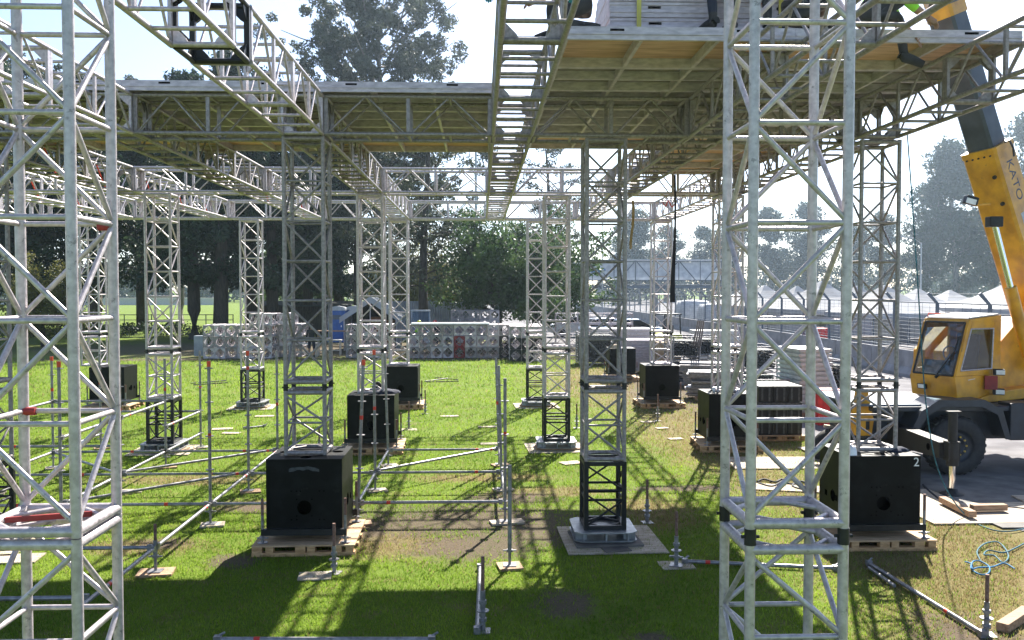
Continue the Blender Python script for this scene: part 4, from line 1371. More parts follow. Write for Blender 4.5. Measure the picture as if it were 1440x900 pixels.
coil = [G(1380, 790, .02), G(1374, 776, .03), G(1384, 765, .05), G(1402, 762, .04), G(1414, 772, .03), G(1418, 784, .03), G(1410, 791, .03), G(1398, 781, .05), G(1384, 780, .05), G(1390, 774, .06), G(1410, 777, .04), G(1425, 772, .03), G(1452, 758, .03)]
cable('coiled_rope', coil,   .010, 'rope_teal', 'loose loops of dark teal rope on dry grass at right', 'rope')
coil2 = [G(1357, 790, .02), G(1366, 793, .03), G(1368, 802, .03), G(1380, 808, .03), G(1390, 806, .03), G(1391, 797, .04), G(1378, 789, .05), G(1368, 790, .05), G(1366, 800, .05), G(1376, 798, .05), G(1396, 797, .03), G(1412, 792, .03), G(1427, 800, .02)]
cable('coiled_rope', coil2,   .010, 'rope_blue', 'bright blue end of the rope coil nearest the camera at right', 'rope')
for i, (pts, l) in enumerate((([(1065, 677), (1075, 674), (1090, 678), (1100, 674), (1112, 681), (1128, 677), (1140, 684)], 'tangled black cable on dry grass behind the near right tower, upper strand'),
                              ([(1066, 679), (1085, 684), (1098, 678), (1108, 673), (1120, 676), (1115, 684), (1135, 690)], 'tangled black cable on dry grass behind the near right tower, lower strand'),
                              ([(1298, 682), (1306, 690), (1318, 700), (1326, 706)], 'short black hose at the road edge right of the numbered box'),
                              ([(1340, 716), (1380, 716), (1410, 713), (1445, 716)], 'black cable lying along the mat near the outrigger foot'))):
    cable('black_cable', [G(a, b, .03) for a, b in pts], .02, 'strap_black', l, 'cable')
def strap(px0, py0, px1, py1, Y, w, mt, label, w1=None):
    a, b = A(px0, py0, Y), A(px1, py1, Y); n = 10; mb = MB(); vs = []
    for i in range(n + 1):
        t = i / n; c = a.lerp(b, t) + Vector((.02 * math.sin(t * 5), .01 * math.sin(t * 9), 0)); ww = w + ((w1 or w) - w) * max(0, (t - .4) / .6)
        vs += [c + Vector((-ww, -.012, 0)), c + Vector((ww, -.012, 0)), c + Vector((ww, .012, 0)), c + Vector((-ww, .012, 0))]
    fs = []
    for i in range(n):
        for k in range(4): fs.append((4 * i + k, 4 * i + (k + 1) % 4, 4 * i + 4 + (k + 1) % 4, 4 * i + 4 + k))
    fs += [(3, 2, 1, 0), (4 * n, 4 * n + 1, 4 * n + 2, 4 * n + 3)]
    mb.add(vs, fs); tag(mb.build('hanging_strap', mt), label, 'strap', 'lifting straps hanging from the beams')
strap(949, 246, 947, 425, 19.0, .020, 'strap_black', 'long black lifting strap hanging beside the small far right tower', .055)
strap(890, 282, 888, 350, 19.3, .025, 'strap_tan', 'short tan strap hanging right of the middle tower')
cable('red_sling', [A(932, 284, 19.35), A(936, 290, 19.3), A(940, 282, 19.3), A(945, 291, 19.3), A(950, 284, 19.35)], .012, 'red_tape', 'small red sling looped on the second cross row', 'sling')
# ================================================================== STACKED TRUSS SECTIONS
def end_frame_mesh(dark):
    mb = MB(); h = .255
    q = [Vector((a * h, 0, b * h)) for a, b in ((-1, -1), (1, -1), (1, 1), (-1, 1))]
    for i in range(4): mb.tube(q[i], q[(i + 1) % 4], .026, 8)
    for i in range(4):
        a, b = (q[(i + 1) % 4] - q[i]).normalized(), (q[(i - 1) % 4] - q[i]).normalized()
        c = q[i]
        mb.prism([c + Vector((0, -.006, 0)), c + a * .245 + Vector((0, -.006, 0)), c + b * .245 + Vector((0, -.006, 0))], (0, .012, 0))
    return mb.mesh('end_frame', dark)
def lattice_mesh(L, mt):
    mb = MB(); h = .255
    q = [Vector((a * h, 0, b * h)) for a, b in ((-1, -1), (1, -1), (1, 1), (-1, 1))]
    for c in q: mb.tube(c, c + Vector((0, L, 0)), .027, 6)
    n = max(2, round(L / .6))
    for i in range(4):
        a, b = q[i], q[(i + 1) % 4]
        for k in range(n):
            y0, y1 = Vector((0, L * k / n, 0)), Vector((0, L * (k + 1) / n, 0))
            if k % 2: mb.tube(a + y0, b + y1, .014, 5)
            else: mb.tube(b + y0, a + y1, .014, 5)
            if k: mb.tube(a + y0, b + y0, .014, 5)
    for k in range(1, n):
        yk = Vector((0, L * k / n, 0))
        mb.tube(q[0] + yk, q[2] + yk, .02, 5) if k % 2 else mb.tube(q[1] + yk, q[3] + yk, .02, 5)
    return mb.mesh('lattice', mt)
EF = {m_: end_frame_mesh(m_) for m_ in ('aluminium', 'aluminium_weathered', 'black_steel', 'red_paint')}
LT = {}
ROWN = {0: 'bottom', 1: 'second', 2: 'third', 3: 'top'}
srng = random.Random(21)
def truss_stack(px0, Y, cols, rows, L, desc, side=False, special=None, drop=()):
    x0 = A(px0, 450, Y).x + .28
    if (L, 'aluminium') not in LT: LT[(L, 'aluminium')] = lattice_mesh(L, 'aluminium')
    for c in range(cols):
        for r in range(rows if not isinstance(rows, (list, tuple)) else rows[c]):
            if (c, r) in drop: continue
            mt = (special or {}).get((c, r), 'aluminium' if srng.random() < .4 else 'aluminium_weathered')
            if side:
                loc = (x0 - .28, Y + .28 + c * .575, .30 + r * .565); rz = -math.pi / 2
                lab = f'{ROWN[r]} layer sideways truss section, {desc}'
            else:
                loc = (x0 + c * .575, Y + srng.uniform(-.06, .06), .30 + r * .565); rz = srng.uniform(-.01, .01)
                lab = f'{ROWN[r]} row truss section, {ORD[c]} column from left, {desc}'
            th = thing('stacked_truss', lab, 'truss section', loc, rz, 'truss sections stacked behind the lawn')
            link('lattice', LT[(L, 'aluminium')], th)
            link('end_frame', EF[mt], th); link('end_frame', EF[mt], th, (0, L, 0))
truss_stack(285, 45.6, 6, [3, 3, 3, 3, 4, 4], 2.0, 'stack left of the central tower')
truss_stack(377, 46.6, 3, [3, 4, 3], 2.0, 'short stack by the leaning worker')
truss_stack(486, 45.8, 4, 3, 2.0, 'stack before the white tent')
truss_stack(574, 45.6, 9, 3, 2.0, 'long stack before the helmeted workers', special={(4, 0): 'red_paint', (4, 1): 'red_paint', (8, 1): 'black_steel', (8, 0): 'black_steel'})
truss_stack(634, 53, 5, 4, 2.0, 'tall rear stack by the lamp post')
truss_stack(717, 43.5, 3, 3, 4.0, 'dark stack behind the twin slim towers', special={(0, 0): 'black_steel', (0, 1): 'black_steel', (1, 0): 'black_steel', (1, 1): 'black_steel', (2, 1): 'black_steel'})
truss_stack(782, 46.5, 1, 4, 4.0, 'sideways stack behind the middle tower', side=True)
def cover():
    p, q = A(578, 450, 45.6), A(688, 450, 45.6)
    mb = MB().bbox((p.x, 45.5, 1.735), (q.x, 46.6, 1.80))
    tag(mb.build('white_cover_board', 'plastic_white', None, None), 'long white board lying on top of the truss stack before the helmeted workers', 'board')
cover()

# ------------------------------------------------------------------ white frame tent
def frame_tent():
    Y = 51.5
    xl, xr = A(484, 450, Y).x, A(557, 450, Y).x; xm = (xl + xr) / 2; w = (xr - xl) / 2; D = 3.2; ze, za = 1.95, 3.05
    th = thing('frame_tent', 'white gabled canvas tent with open front behind the truss stack', 'tent', (xm, Y, 0))
    mb = MB()
    mb.prism([(-w - .25, 0, ze - .12), (0, 0, za), (0, 0, za + .05), (-w - .3, 0, ze - .06)], (0, D, 0)); mb.prism([(0, .0, za), (w + .25, 0, ze - .12), (w + .3, 0, ze - .06), (0, 0, za + .05)], (0, D, 0))
    mb.build('roof', 'canvas_white', th)
    for s in (-1, 1):
        m2 = MB().prism([(s * w, .06, 0.0), (s * (w + .02), .06, ze), (s * (w + .05), .06, ze), (s * (w + .05), .06, 0.0)], (0, D - .1, 0)); m2.build('side_wall', 'canvas_white', th)
    MB().prism([(-w, D - .05, 0), (w, D - .05, 0), (w, D - .05, ze), (0, D - .05, za - .03), (-w, D - .05, ze)], (0, .03, 0)).build('back_wall', 'cloth_black', th)  # black back wall paints the shade inside the white tent
    for s in (-1, 0, 1):
        rod('pole', (xm + s * w, Y + .02, 0), (xm + s * w, Y + .02, za if s == 0 else ze), .03, 'aluminium', th, Vector((xm, Y, 0)))
    m3 = MB().prism([(-w - .28, -.02, ze - .38), (-w - .26, -.02, ze - .05), (0, -.02, za + .02), (w + .26, -.02, ze - .05), (w + .28, -.02, ze - .38), (0, -.02, za - .3)], (0, .018, 0)); m3.build('valance', 'canvas_white', th)
    for i, (dx, h, l) in enumerate(((.25, 1.9, 'tall brown crate inside the white tent, left one'), (.95, 1.7, 'tall brown crate inside the white tent, right one'))):
        m_ = MB(); m_.bbox((-.32, -.3, .0), (.32, .3, h)); m_.bbox((-.34, -.31, h * .5), (.34, .31, h * .53)); o = m_.build('brown_crate', 'brown_box', None, (xm + dx, Y + 1.2, 0), .01); tag(o, l, 'crate', 'crates in the tent')
frame_tent()

def portable_toilet(px, Y, label):
    x = A(px, 450, Y).x
    th = thing('portable_toilet', label, 'portable toilet', (x, Y, 0), 0, 'blue portable toilets')
    b = MB(); b.bbox((-.55, 0, .1), (.55, 1.1, 2.1)); b.bbox((-.58, -.03, 0), (.58, 1.13, .1)); b.build('cabin', 'toilet_blue', th)
    r = MB().prism([(-.6, -.05, 2.1), (.6, -.05, 2.1), (.5, -.05, 2.3), (0, -.05, 2.4), (-.5, -.05, 2.3)], (0, 1.2, 0)); r.build('roof', 'car_white', th)
    d = MB().bbox((-.42, -.03, .14), (.42, -.002, 2.02)).build('door', 'toilet_blue', th, None, .01)
    MB().bbox((-.3, -.045, 1.5), (.3, -.031, 1.8)).build('vent', 'far_steel', d); MB().bbox((.3, -.06, 1.0), (.36, -.031, 1.12)).build('handle', 'plastic_white', d)
portable_toilet(473, 60, 'blue portable toilet left of the white tent, left one')
portable_toilet(497, 61.2, 'blue portable toilet touching the white tent roof, right one')

def corrugated_fence():
    Y = 62
    x0, x1 = A(546, 450, Y).x, A(664, 450, Y).x
    th = thing('corrugated_fence', 'blue grey corrugated metal fence behind the helmeted workers', 'fence', (x0, Y, 0))
    n = 4; w = (x1 - x0) / n
    prof = []
    k = 9
    for i in range(k * 4 + 1):
        prof.append((w * i / (k * 4) * .995, (0, 0, .05, .05)[i % 4]))
    vs = [(x, y, 0) for x, y in prof] + [(x, y, 2.7) for x, y in prof]
    m_ = MB().add(vs, [(i, i + 1, len(prof) + i + 1, len(prof) + i) for i in range(len(prof) - 1)]); m_.add([(x, y + .02, z) for x, y, z in vs], [(i + 1, i, len(prof) + i, len(prof) + i + 1) for i in range(len(prof) - 1)])
    me = m_.mesh('panel', 'sheet_metal')
    for i in range(n):
        link('panel', me, th, (i * w, 0, 0))
        rod('post', (x0 + i * w, Y + .12, 0), (x0 + i * w, Y + .12, 2.8), .04, 'far_steel', th, Vector((x0, Y, 0)))
corrugated_fence()

def lamp_post():
    Y = 56; x = A(669.5, 450, Y).x
    th = thing('lamp_post', 'tall grey lamp post with white box left of the round trees', 'lamp post', (x, Y, 0))
    mb = MB().tube((0, 0, 0), (0, 0, 12.5), .11, 12, .06); mb.build('pole', 'lamp_grey', th)
    MB().bbox((-.42, -.3, 5.0), (.05, .05, 5.75)).build('cabinet', 'plastic_white', th, None, .01)
    MB().bbox((-.10, -.16, 4.1), (.26, -.12, 4.45)).build('sign_plate', 'canvas_blue', th)
    a = MB().path([(0, 0, 12.3), (.3, 0, 12.6), (1.2, 0, 12.75)], .04, 6); a.build('arm', 'lamp_grey', th)
    MB().bbox((1.1, -.12, 12.66), (1.7, .12, 12.76)).build('lamp_head', 'lamp_grey', th, None, .01)
lamp_post()

def slim_lamp(px, Y, h, label, arm=-1):
    x = A(px, 450, Y).x
    th = thing('lamp_post', label, 'lamp post', (x, Y, 0), 0, 'road lamp posts')
    MB().tube((0, 0, 0), (0, 0, h), .08, 8, .05).build('pole', 'lamp_grey', th)
    MB().path([(0, 0, h - .1), (arm * .6, 0, h + .35), (arm * 1.8, 0, h + .5)], .035, 6).build('arm', 'lamp_grey', th)
    MB().bbox((arm * 1.7 - .3, -.1, h + .44), (arm * 1.7 + .3, .1, h + .54)).build('lamp_head', 'lamp_grey', th)
slim_lamp(1294, 70, 7.2, 'slim road lamp post left of the crane boom behind the tents')
slim_lamp(1168, 95, 7.0, 'slim road lamp post seen just inside the near right tower')
slim_lamp(1214, 110, 9.0, 'distant lamp post right of the near right tower')
slim_lamp(847, 110, 16, 'tall distant pole seen through the middle tower', 1)

def footbridge():
    Y = 118; x0, x1 = A(772, 400, Y).x, A(1045, 400, Y).x; L = x1 - x0
    th = thing('footbridge', 'long hazy covered truss footbridge with white banners across the road', 'bridge', (x0, Y, 0))
    O = Vector((x0, Y, 0)); zb_, zt = 4.0, 7.3
    MB().bbox((0, 0, zb_ - .35), (L, 2.4, zb_)).build('walkway', 'far_steel', th)
    MB().bbox((-.1, -.1, zt), (L + .1, 2.5, zt + .16)).build('roof', 'car_white', th)
    n = int(L / 2.6); s = L / n
    bm = MB().bbox((.02, 0, 0), (s * 4 - .06, .03, 2.35)).mesh('banner', 'banner')
    for i in range(0, n - 3, 4):
        b = link('banner', bm, th, (i * s, .12, zb_ + .75))
        if i % 8 == 0:
            mk = MB()
            for k in range(5):
                mk.box((s * 2 - 1.3 + k * .7, -.008, 1.2 + .12 * math.sin(k * 2.1)), (.5, .012, .36 + .12 * (k % 2)))
            mk.build('print', 'banner_blue', b)
    for i in range(n):
        rod('diagonal', (x0 + i * s, Y, zb_ if i % 2 else zt), (x0 + (i + 1) * s, Y, zt if i % 2 else zb_), .06, 'far_steel', th, O, 6)
        rod('upright', (x0 + i * s, Y - .03, zb_), (x0 + i * s, Y - .03, zt), .05, 'far_steel', th, O, 6)
    for z in (zb_ + .1, zb_ + .7, zt - .1): rod('rail', (x0, Y - .06, z), (x1, Y - .06, z), .07, 'far_steel', th, O, 6)
    for x in (2, L * .55, L - 2):
        MB().bbox((x - .4, .6, 0), (x + .4, 1.8, zb_ - .36)).build('pier', 'concrete', th)
footbridge()

def marquee(px, Y, w, label, ze=1.95, za=3.25, rz=.2):
    ze, za = ze + .25, za + .75
    x = A(px, 450, Y).x
    th = thing('canopy_tent', label, 'tent', (x, Y, 0), rz, 'white canopy tents beyond the barrier')
    h = w / 2; vs = []; n = 8; rings = [(1, 0), (.8, .16), (.5, .42), (.22, .74), (.03, 1.0)]
    mb = MB()
    for f_, t in rings:
        for i in range(4):
            a = [(-1, -1), (1, -1), (1, 1), (-1, 1)][i]
            vs.append((a[0] * h * f_, a[1] * h * f_, ze + (za - ze) * t))
    mb.add(vs, [(r * 4 + i, r * 4 + (i + 1) % 4, r * 4 + 4 + (i + 1) % 4, r * 4 + 4 + i) for r in range(len(rings) - 1) for i in range(4)])
    mb.build('roof', 'canvas_white', th)
    for i in range(4):
        a, b = [(-1, -1), (1, -1), (1, 1), (-1, 1)][i], [(1, -1), (1, 1), (-1, 1), (-1, -1)][i]
        m2 = MB().prism([(a[0] * h, a[1] * h, ze - .28), (b[0] * h, b[1] * h, ze - .28), (b[0] * h, b[1] * h, ze), (a[0] * h, a[1] * h, ze)], (a[0] * .004, a[1] * .004 + .002, 0)); m2.build('valance', 'canvas_white', th)
        MB().tube((a[0] * h * .98, a[1] * h * .98, 0), (a[0] * h * .98, a[1] * h * .98, ze), .035, 6).build('pole', 'far_steel', th)
    MB().prism([(-h, h * .97, .05), (h, h * .97, .05), (h, h * .97, ze - .02), (-h, h * .97, ze - .02)], (0, .02, 0)).build('back_wall', 'canvas_white', th)
    MB().prism([(-h * .97, -h * .9, .05), (-h * .97, h * .9, .05), (-h * .97, h * .9, ze - .02), (-h * .97, -h * .9, ze - .02)], (.02, 0, 0)).build('side_wall', 'canvas_white', th)
for px, Y, w, ze, za, l in [(1155, 57, 5.0, 2.0, 3.3, 'white peaked canopy tent seen between the posts of the near right tower'), (1120, 66, 4.5, 1.9, 3.0, 'white canopy tent at the back post of the near right tower'),
        (1205, 60, 4.5, 1.9, 3.0, 'white canopy tent just right of the near right tower'), (1243, 52, 4.8, 1.9, 3.0, 'white canopy tent seen through the slim right tower'),
        (1290, 60, 5.0, 1.8, 2.8, 'low white canopy tent left of the crane cab'), (1335, 66, 5.0, 1.8, 2.7, 'low white canopy tent behind the crane cab roof'), (1415, 50, 5.0, 2.2, 3.1, 'white canopy tent behind the crane boom foot'),
        (1075, 74, 5.0, 1.9, 3.1, 'white canopy tent at the left post of the near right tower'), (1050, 84, 5.0, 1.9, 3.0, 'distant white canopy tent beside the near right tower'), (1440, 62, 5.0, 2.1, 3.2, 'white canopy tent at the right edge behind the crane')]:
    marquee(px, Y, w, l, ze, za)

def wrapped_pile(px, Y, w, h, d, label, mt='tarpaulin'):
    x = A(px, 450, Y).x; rg = random.Random(px); mb = MB(); nx, ny, nz = 10, 6, 5
    pts = {}
    vs, fs = [], []
    for j in range(nz + 1):
        for i in range(24):
            a = 2 * math.pi * i / 24; t = j / nz
            k = 1 - .18 * t ** 3
            c, s = math.cos(a), math.sin(a)
            sx = math.copysign(abs(c) ** .35, c); sy = math.copysign(abs(s) ** .35, s)
            vs.append((sx * w / 2 * k + rg.uniform(-.04, .04), sy * d / 2 * k + rg.uniform(-.04, .04), h * t + (rg.uniform(-.06, .06) if j else 0)))
    for j in range(nz):
        for i in range(24): fs.append((j * 24 + i, j * 24 + (i + 1) % 24, (j + 1) * 24 + (i + 1) % 24, (j + 1) * 24 + i))
    vs.append((0, 0, h * 1.06)); b = nz * 24
    for i in range(24): fs.append((b + i, b + (i + 1) % 24, len(vs) - 1))
    mb.add(vs, fs, True)
    return tag(mb.build('wrapped_pile', mt, None, (x, Y, 0)), label, 'wrapped goods')
wrapped_pile(974, 82, 3.2, 2.4, 3, 'white sheeted pile behind the fence beside the far right tower')
wrapped_pile(1004, 76, 2.6, 2.2, 3, 'second white sheeted pile behind the fence near the right tower')

# ------------------------------------------------------------------ left far field
def field_rail():
    th = thing('field_railing', 'low dark railing across the far field at left', 'railing', (-50, 88, 0)); O = Vector((-50, 88, 0))
    for z in (.55, 1.05): rod('rail', (-50, 88, z), (-24, 88, z), .04, 'far_dark', th, O, 6)
    for i in range(11): rod('post', (-50 + i * 2.6, 88.06, 0), (-50 + i * 2.6, 88.06, 1.1), .05, 'far_dark', th, O, 6)
field_rail()
def far_wall():
    mb = MB(); mb.bbox((-110, 205, 0), (-60, 206, 1.4)); mb.bbox((-110, 204.8, 1.4), (-60, 206.2, 1.6))
    tag(mb.build('boundary_wall', 'far_wall'), 'long pale boundary wall at the end of the far field', 'wall')
far_wall()
def shed():
    Y = 72; x = A(425, 450, Y).x
    th = thing('wooden_shed', 'low dark timber shed under the trees behind the central tower', 'shed', (x, Y, 0))
    w = MB()
    w.bbox((-3.6, 0, 0), (3.6, 3, 2.15)); w.build('wall', 'bark_dark', th)
    for k in range(13): MB().bbox((-3.62, -.035, .05 + k * .16), (3.62, -.002, .19 + k * .16)).build('plank', 'bark_dark', th)
    MB().prism([(-3.9, -.4, 2.15), (-3.9, 3.3, 2.45), (-3.9, 3.3, 2.55), (-3.9, -.4, 2.25)], (7.8, 0, 0)).build('roof', 'far_dark', th)
shed()
def grey_cabinet(px, Y, w, h, label):
    x = A(px, 450, Y).x
    th = thing('metal_cabinet', label, 'cabinet', (x, Y, 0)); MB().bbox((-w / 2, 0, .05), (w / 2, .5, h)).build('body', 'sheet_metal', th, None, .01)
    for s in (-1, 1): MB().bbox((s * w / 4 - w / 4 + .02, -.012, .1), (s * w / 4 + w / 4 - .02, -.001, h - .05)).build('door', 'sheet_metal', th)
grey_cabinet(279, 47, .5, 1.1, 'blue grey metal cabinet at the left end of the truss stack')

# ================================================================== STORAGE YARD AT RIGHT
def flat_stack(px, Y, w, d, n, t, mt, label, rz=0.0, name='staging_platform', group='', cat='panel', z0=.12, jit=1):
    x = A(px, 450, Y).x; rg = random.Random(int(px))
    me = MB().bbox((-w / 2 + .06, -d / 2 + .06, 0), (w / 2 - .06, d / 2 - .06, t * .40)).bbox((-w / 2, -d / 2, t * .38), (w / 2, d / 2, t * .97)).mesh('panel', mt)
    for k in range(n):
        o = link(name, me, None, (x + rg.uniform(-.03, .03) * jit, Y + rg.uniform(-.03, .03) * jit, z0 + k * t)); o.rotation_euler = (0, 0, rz + rg.uniform(-.012, .012) * jit * 2)
        tag(o, label.format(ORD[k] if k < 15 else 'top'), cat, group)
    for i, s in enumerate((-1, 1)):
        b = MB().bbox((-.05, -d / 2, 0.0), (.05, d / 2, z0 - .003)).build('bearer', 'timber', None, (x + s * w * .35, Y, 0)); b.rotation_euler = (0, 0, rz)
        tag(b, 'timber bearer under ' + ('left' if i == 0 else 'right') + ' end, ' + label.split(', ')[-1].replace('{} ', ''), 'timber bearer', 'bearers under stacks')
flat_stack(900, 37.5, 2.3, 1.3, 11, .118, 'aluminium_deck', 'grey panel, {} in the stack beside far right box', group='grey panels beside the far box')
flat_stack(872, 46, 3.0, 2.0, 7, .2, 'aluminium', 'pale panel, {} in white topped stack behind middle tower', group='pale panels behind the middle tower')
flat_stack(1131, 25.0, .95, 1.5, 14, .125, 'crane_white', 'white board, {} from bottom, stack seen through near right tower', rz=.1, name='stacked_board', cat='board', group='white boards')
flat_stack(1006, 28.5, 1.7, .9, 11, .07, 'galvanised', 'steel plank, {} from bottom, heap left of near right tower', rz=-.25, jit=5, name='steel_plank', cat='plank', group='steel planks')
flat_stack(987, 32, 1.5, .8, 11, .07, 'galvanised', 'steel plank, {} from bottom, heap below leaning tubes', rz=-.35, jit=5, name='steel_plank', cat='plank', group='steel planks')
flat_stack(1005, 40, 1.9, 1.4, 6, .26, 'crane_white', 'white pallet board, {} from bottom, tall stack left of near right tower', name='stacked_board', cat='board', group='white boards')

def tube_rack(px, Y, w, h, d, label, mt='mesh_dark', zz=0.0):
    x = A(px, 450, Y).x; rg = random.Random(int(px * 3))
    th = thing('tube_rack', label, 'rack', (x, Y, zz), 0, 'racks of scaffold tubes')
    fr = MB()
    for sx in (-1, 1):
        for sy in (0, 1): fr.tube((sx * w / 2, sy * d, 0), (sx * w / 2, sy * d, h), .03, 6)
    for z in (.1, h):
        for sy in (0, 1): fr.tube((-w / 2, sy * d, z), (w / 2, sy * d, z), .025, 6)
        for sx in (-1, 1): fr.tube((sx * w / 2, 0, z), (sx * w / 2, d, z), .025, 6)
    fr.build('frame', 'galvanised', th)
    tb = MB(); nx = int(w / .085); nz = int((h - .18) / .085)
    for i in range(nx):
        for k in range(nz):
            xx = -w / 2 + .05 + i * .085 + rg.uniform(-.012, .012); z = .17 + k * .085 + rg.uniform(-.01, .01); o = rg.uniform(-.12, .05)
            tb.tube((xx, o, z), (xx, d + o, z), .034, 6)
    tag(tb.build('tube_bundle', mt, th), kind='stuff')
tube_rack(966, 33.5, 1.0, .85, 1.6, 'dark rack of tubes on the ground left of the leaning tubes')
tube_rack(966, 33.5, 1.0, .85, 1.6, 'dark rack of tubes stacked on top, left of the leaning tubes', zz=.86)
tube_rack(993, 34.5, 1.0, .8, 1.6, 'dark rack of tubes right of the leaning tubes', zz=0.86)
tube_rack(993, 34.5, 1.0, .8, 1.6, 'lower dark rack right of the leaning tubes')
tube_rack(1070, 29, 1.1, .8, 1.6, 'upper dark rack seen between the near right tower posts', zz=.82)
tube_rack(1070, 29, 1.1, .8, 1.6, 'lower dark rack seen between the near right tower posts')
tube_rack(1172, 24.8, .62, 1.5, 1.6, 'tall dark stack of tubes beside the white boards')
tube_rack(1088, 24.5, .9, .5, 1.4, 'green tube bundle above the black crates', 'plastic_green', zz=.5)
tube_rack(1088, 24.5, .9, .48, 1.4, 'lower tube bundle above the black crates', 'plastic_green')
tube_rack(840, 41, 1.6, 1.5, 1.6, 'dark rack of upright frames behind the middle tower')
for i, dx in enumerate((0, 4, 8, 12)):
    p, q = G(966 + dx, 529), A(982 + dx * .7, 450, 31.6)
    o = rod('leaning_tube', (p.x, p.y, 0), q, .03, 'galvanised', None); tag(o, f'grey tube leaning on the dark rack, {ORD[i]} from the left', 'tube', 'tubes leaning on the rack')

def crate(x, y, z, w, d, h, mt, name, label, group, cat='crate', rz=0.0):
    th = thing(name, label, cat, (x, y, z), rz, group)
    MB().bbox((-w / 2, -d / 2, 0), (w / 2, d / 2, h * .86)).build('body', mt, th, None, .012)
    MB().bbox((-w / 2 - .003, -d / 2 - .012, h * .865), (w / 2 + .003, d / 2 + .012, h * .97)).build('lid', 'mesh_dark' if mt == 'black_steel' else mt, th, None, .01)  # black crates get paler lids, painting the glare on their tops
    for s in (-1, 1):
        MB().bbox((s * w * .25 - .02, -d / 2 - .012, .02), (s * w * .25 + .02, -d / 2 - .001, h * .86)).build('rib', 'mesh_dark' if mt == 'black_steel' else mt, th)
    return th
bx = A(1062, 600, 20.7).x
for c in range(3):
    for r in range(3):
        crate(bx + .18 + c * .345, 21.05, .13 + r * .385, .335, 1.1, .38, 'black_steel', 'black_crate',
              f'long black ribbed crate behind near right tower, {ORD[c]} column, {["bottom", "middle", "top"][r]} layer', 'black crates on a pallet')
pl = pallet(bx + .52, 21.05, 'wooden pallet under the black crates behind the near right tower', .0); pl.scale = (.85, 1.0, .85)
p = G(1166, 598)
crate(p.x, p.y + .2, 0, .62, .5, .95, 'plastic_red', 'red_bin', 'red plastic bin behind the near right tower', 'bins', 'bin')
p = A(1143, 540, 49); 
crate(A(1152, 450, 47).x, 47, 0, .7, .6, 1.5, 'plastic_red', 'red_bin', 'small red bin in front of the tents beyond the barrier', 'bins', 'bin')
crate(A(939, 500, 36.5).x, 36.6, .15, .95, .9, .62, 'cardboard', 'wooden_crate', 'brown crate beside the far right tower, lower one', 'brown crates')
crate(A(939, 500, 36.5).x, 36.6, .775, .95, .9, .60, 'cardboard', 'wooden_crate', 'brown crate beside the far right tower, upper one', 'brown crates')
pallet(A(939, 500, 36.5).x, 36.6, 'wooden pallet under the brown crates by the far right tower').scale = (.8, .8, 1)
# white cup and cloths on the boxes
bx2, by2 = BPOS[4]
mb = MB().lathe([(.001, 0), (.028, 0), (.04, .1), (.036, .1), (.026, .008), (.001, .008)], 16, 'Z'); tag(mb.build('paper_cup', 'plastic_white', None, (bx2 - .32, by2 - .2, 1.2565)), 'white paper cup on the ballast box behind the near right tower', 'cup')
def cloth_heap(c, w, d, h, mt, label, seed, name='cloth_bundle', cat='cloth'):
    rg = random.Random(seed); mb = MB(); n = 18; m_ = 8; vs, fs = [], []
    ph = [rg.uniform(0, 6) for _ in range(6)]
    for j in range(m_ + 1):
        t = j / m_
        for i in range(n):
            a = 2 * math.pi * i / n
            k = math.cos(t * math.pi / 2) ** .7 * (1 + .16 * math.sin(3 * a + ph[0]) + .12 * math.sin(5 * a + ph[1] + 3 * t))
            zz = h * (math.sin(t * math.pi / 2) * (1 + .25 * math.sin(2 * a + ph[2]) * (1 - t)) + .1 * math.sin(7 * a + ph[3] + t * 5) * (1 - t) * t)
            vs.append((math.cos(a) * w / 2 * k, math.sin(a) * d / 2 * k, max(0, zz)))
    for j in range(m_):
        for i in range(n): fs.append((j * n + i, j * n + (i + 1) % n, (j + 1) * n + (i + 1) % n, (j + 1) * n + i))
    mb.add(vs, fs, True)
    return tag(mb.build(name, mt, None, c), label, cat, 'dark cloths and covers')
bx3, by3 = BPOS[2]
cloth_heap((bx3 + .30, by3 - .10, 1.256), .5, .42, .09, 'cloth_navy', 'dark navy cloth bundle on the ballast box behind the uprights', 1)
cloth_heap((bx3 + .05, by3 + .40, 1.256), .24, .18, .2, 'cloth_black', 'black bag beside the cloth bundle on the ballast box', 5, 'black_bag', 'bag')
bx4, by4 = BPOS[1]
cloth_heap((bx4 - .42, by4 - .38, 1.256), .2, .16, .12, 'plastic_white', 'crumpled white plastic bag on the numbered ballast box', 2, 'plastic_bag', 'bag')
cloth_heap((bx4 + .33, by4 - .12, 1.256), .3, .3, .06, 'cloth_navy', 'dark blue strap heap on the numbered ballast box', 3, 'strap_heap', 'strap')
bx5, by5 = BPOS[6]
cloth_heap((bx5 - .25, by5 - .2, 1.256), .4, .35, .14, 'cardboard', 'light rag heap on the farthest ballast box', 6)
for i, (px, Y, w, d, h, l) in enumerate(((1185, 18.4, 1.3, .9, .62, 'black tarpaulin heap behind the numbered ballast box, left one'), (1225, 18.0, 1.5, .9, .85, 'black tarpaulin heap behind the slim right tower'), (1205, 17.2, 1.2, .8, .4, 'low black tarpaulin behind the numbered ballast box'))):
    cloth_heap((A(px, 500, Y).x, Y, .0), w, d, h, 'cloth_black', l, 30 + i, 'tarpaulin_heap', 'tarpaulin')
